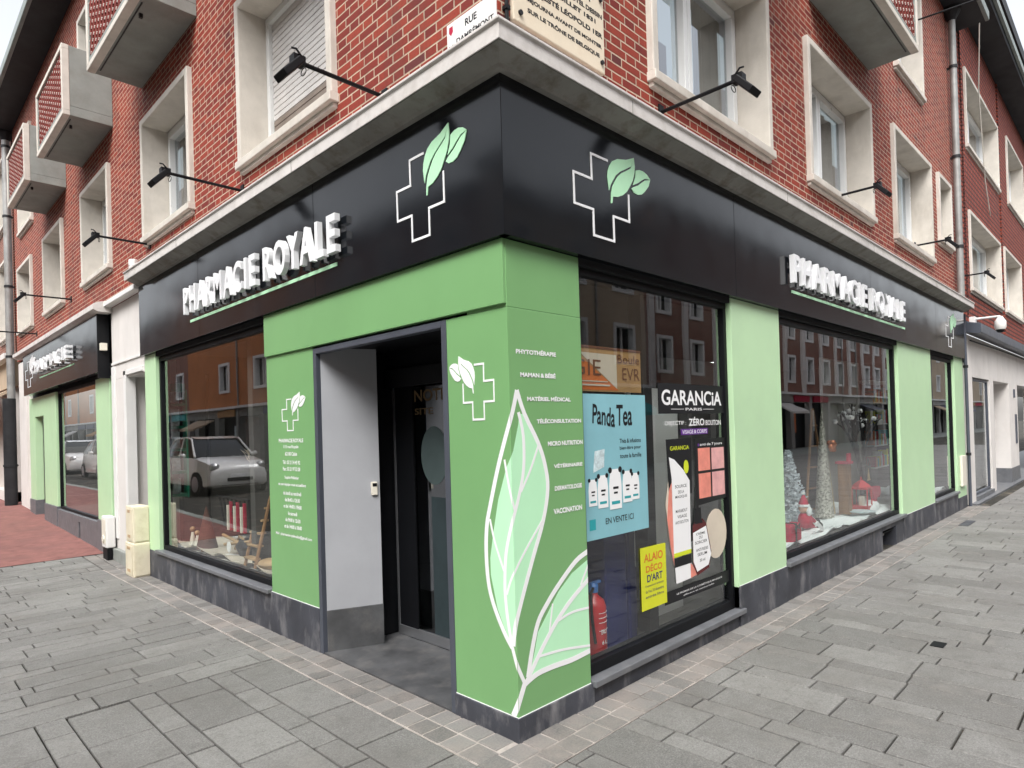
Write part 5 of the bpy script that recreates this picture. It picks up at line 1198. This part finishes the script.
# cars
def make_car(paint):
    t = thing('parked_car', 'car', 'car', (0, 0, 0), 'cars parked along the left street')
    def sec(y, hw, z0, z1, n=.22): return [(-hw, y, z0+.06), (-hw-.0, y, z0+(z1-z0)*.55), (-hw+.07, y, z1-.03), (-hw+.22, y, z1), (hw-.22, y, z1), (hw-.07, y, z1-.03), (hw, y, z0+(z1-z0)*.55), (hw, y, z0+.06), (hw-.1, y, z0), (-hw+.1, y, z0)]
    S_ = [sec(-1.80, .58, .28, .62), sec(-1.74, .70, .22, .74), sec(-1.55, .78, .20, .84), sec(-1.0, .81, .20, .93), sec(-.7, .815, .20, .96), sec(.6, .82, .2, .97), sec(1.4, .81, .2, .98), sec(1.66, .76, .24, .92), sec(1.74, .66, .3, .8)]
    mb = MB(); n = 10; vs = [p for s_ in S_ for p in s_]; fs = [(i*n+j, i*n+(j+1) % n, (i+1)*n+(j+1) % n, (i+1)*n+j) for i in range(len(S_)-1) for j in range(n)]
    fs += [tuple(range(n)), tuple((len(S_)-1)*n+j for j in range(n))]; mb.add(vs, fs)
    o = mb.build('body', paint, t, smooth=True)
    # cabin
    C_ = [(-.85, .72, .94, .95), (-.30, .60, .95, 1.40), (.1, .61, .95, 1.46), (.9, .60, .95, 1.43), (1.45, .56, .95, 1.2), (1.60, .62, .95, .99)]
    mb = MB(); vs = []
    for y_, hw, z0, z1 in C_: hw2 = hw-.0; vs += [(-.74, y_, z0), (-hw2, y_, z1-.03), (-hw2+.14, y_, z1), (hw2-.14, y_, z1), (hw2, y_, z1-.03), (.74, y_, z0)]
    n = 6; fs = [(i*n+j, i*n+j+1, (i+1)*n+j+1, (i+1)*n+j) for i in range(len(C_)-1) for j in range(n-1)]
    mb.add(vs, fs); mb.build('windows', 'black_panel', t, smooth=True)
    mb = MB()
    for i in range(1, 4):
        a, b = C_[i], C_[i+1]
        if i == 4: break
        mb.add([(-a[1]+.1, a[0], a[3]+.012), (a[1]-.1, a[0], a[3]+.012), (b[1]-.1, b[0], b[3]+.012), (-b[1]+.1, b[0], b[3]+.012)], [(0,1,2,3)])
    for s_ in (-1, 1):
        mb.tube([(s_*.73, -.86, .96), (s_*.60, -.30, 1.40), (s_*.60, .1, 1.45), (s_*.59, .9, 1.42), (s_*.66, 1.55, 1.0)], .03, 6); mb.tube([(s_*.735, .25, .96), (s_*.61, .25, 1.43)], .03, 6)
    mb.build('roof', paint, t, smooth=True)
    for s_ in (-1, 1):
        for y_ in (-1.15, 1.15):
            mb = MB(); mb.tube([(s_*.70, y_, .30), (s_*.835, y_, .30)], .30, 22); wh = mb.build('wheel', 'rubber', t)
            mb = MB(); mb.tube([(s_*.825, y_, .30), (s_*.845, y_, .30)], .19, 18); mb.build('rim', 'alu', wh)
        mb = MB(); mb.ball((s_*.57, -1.69, .70), .135, 8, sc=(1, .6, .9)); mb.build('headlight', 'win_chrome', t, smooth=True)
        mb = MB(); mb.ball((s_*.60, -1.74, .48), .055, 7, sc=(1, .6, 1)); mb.build('fog_light', 'ink', t, smooth=True)
        mb = MB(); mb.ball((s_*.92, -.55, 1.0), .08, 7, sc=(1, .5, .8)); mb.build('mirror', paint, t, smooth=True)
    mb = MB(); mb.box(-.45, .45, -1.79, -1.775, .26, .33); mb.box(-.30, .30, -1.815, -1.80, .36, .44); mb.build('grille', 'ink', t)
    mb = MB(); mb.box(-.22, .22, -1.825, -1.816, .45, .54); mb.build('number_plate', 'vinyl_white', t)
    return t
M['win_chrome'] = plain('headlamp lens', (.5, .5, .5), .15, metal=.6)
M['car_white'] = plain('white car paint', (.72, .71, .69), .25, var=.02, coat=1)
M['car_grey'] = plain('grey car paint', (.14, .15, .17), .25, var=.05, coat=1)
cars = [(-4.0, 15.4, 'car_white', 'white rounded hatchback parked nearest, mirrored in the left street window'), (-4.2, 20.6, 'car_grey', 'grey car parked behind the white hatchback, seen in reflection'),
        (-4.1, 25.2, 'car_white', 'white car third in the parked row, seen in reflection'), (-4.1, 31, 'car_white', 'white car parked far down the left street, mirrored in the annex window'), (-4.2, 36, 'car_grey', 'last grey car of the parked row')]
for x, y_, p_, lab in cars:
    c = make_car(p_); c.location = (x, y_, ground_z(x, y_)-.08); c['label'] = lab
# street lamp across
t = thing('street_lamp', 'curved street lamp across the left street, seen in reflection', 'street lamp', (-8.8, 19, 0))
mb = MB(); mb.tube([(-8.8, 19, 0), (-8.8, 19, 4.5), (-8.6, 18.8, 5.0), (-8.0, 18.3, 5.1)], [.08, .05, .04, .04], 10); mb.build('pole', 'zinc_dark', t, smooth=True)
mb = MB(); mb.box(-8.1, -7.6, 18.1, 18.4, 5.03, 5.15); mb.build('lamp_head', 'white', t)
# overhead wires
mb = MB(); mb.tube([FR(8.75, 7.5, .05), FR(8.86, 7.525, .5), FR(8.98, 7.55, 1.0), FR(9.2, 7.62, 2.2)], .012, 6); tag(mb.build('overhead_cable', 'black'), 'thin black cable crossing the top right corner of the view', 'cable')
mb = MB(); mb.tube([FR(12.1, 9.21, .33), FR(12.9, 7.9, .15), FR(13.9, 6.4, .06), FR(14.3, 5.9, .06), FR(14.6, 5.85, .03)], .010, 6); tag(mb.build('hanging_cable', 'concrete'), 'loose pale cable hanging down over the upper right windows', 'cable')
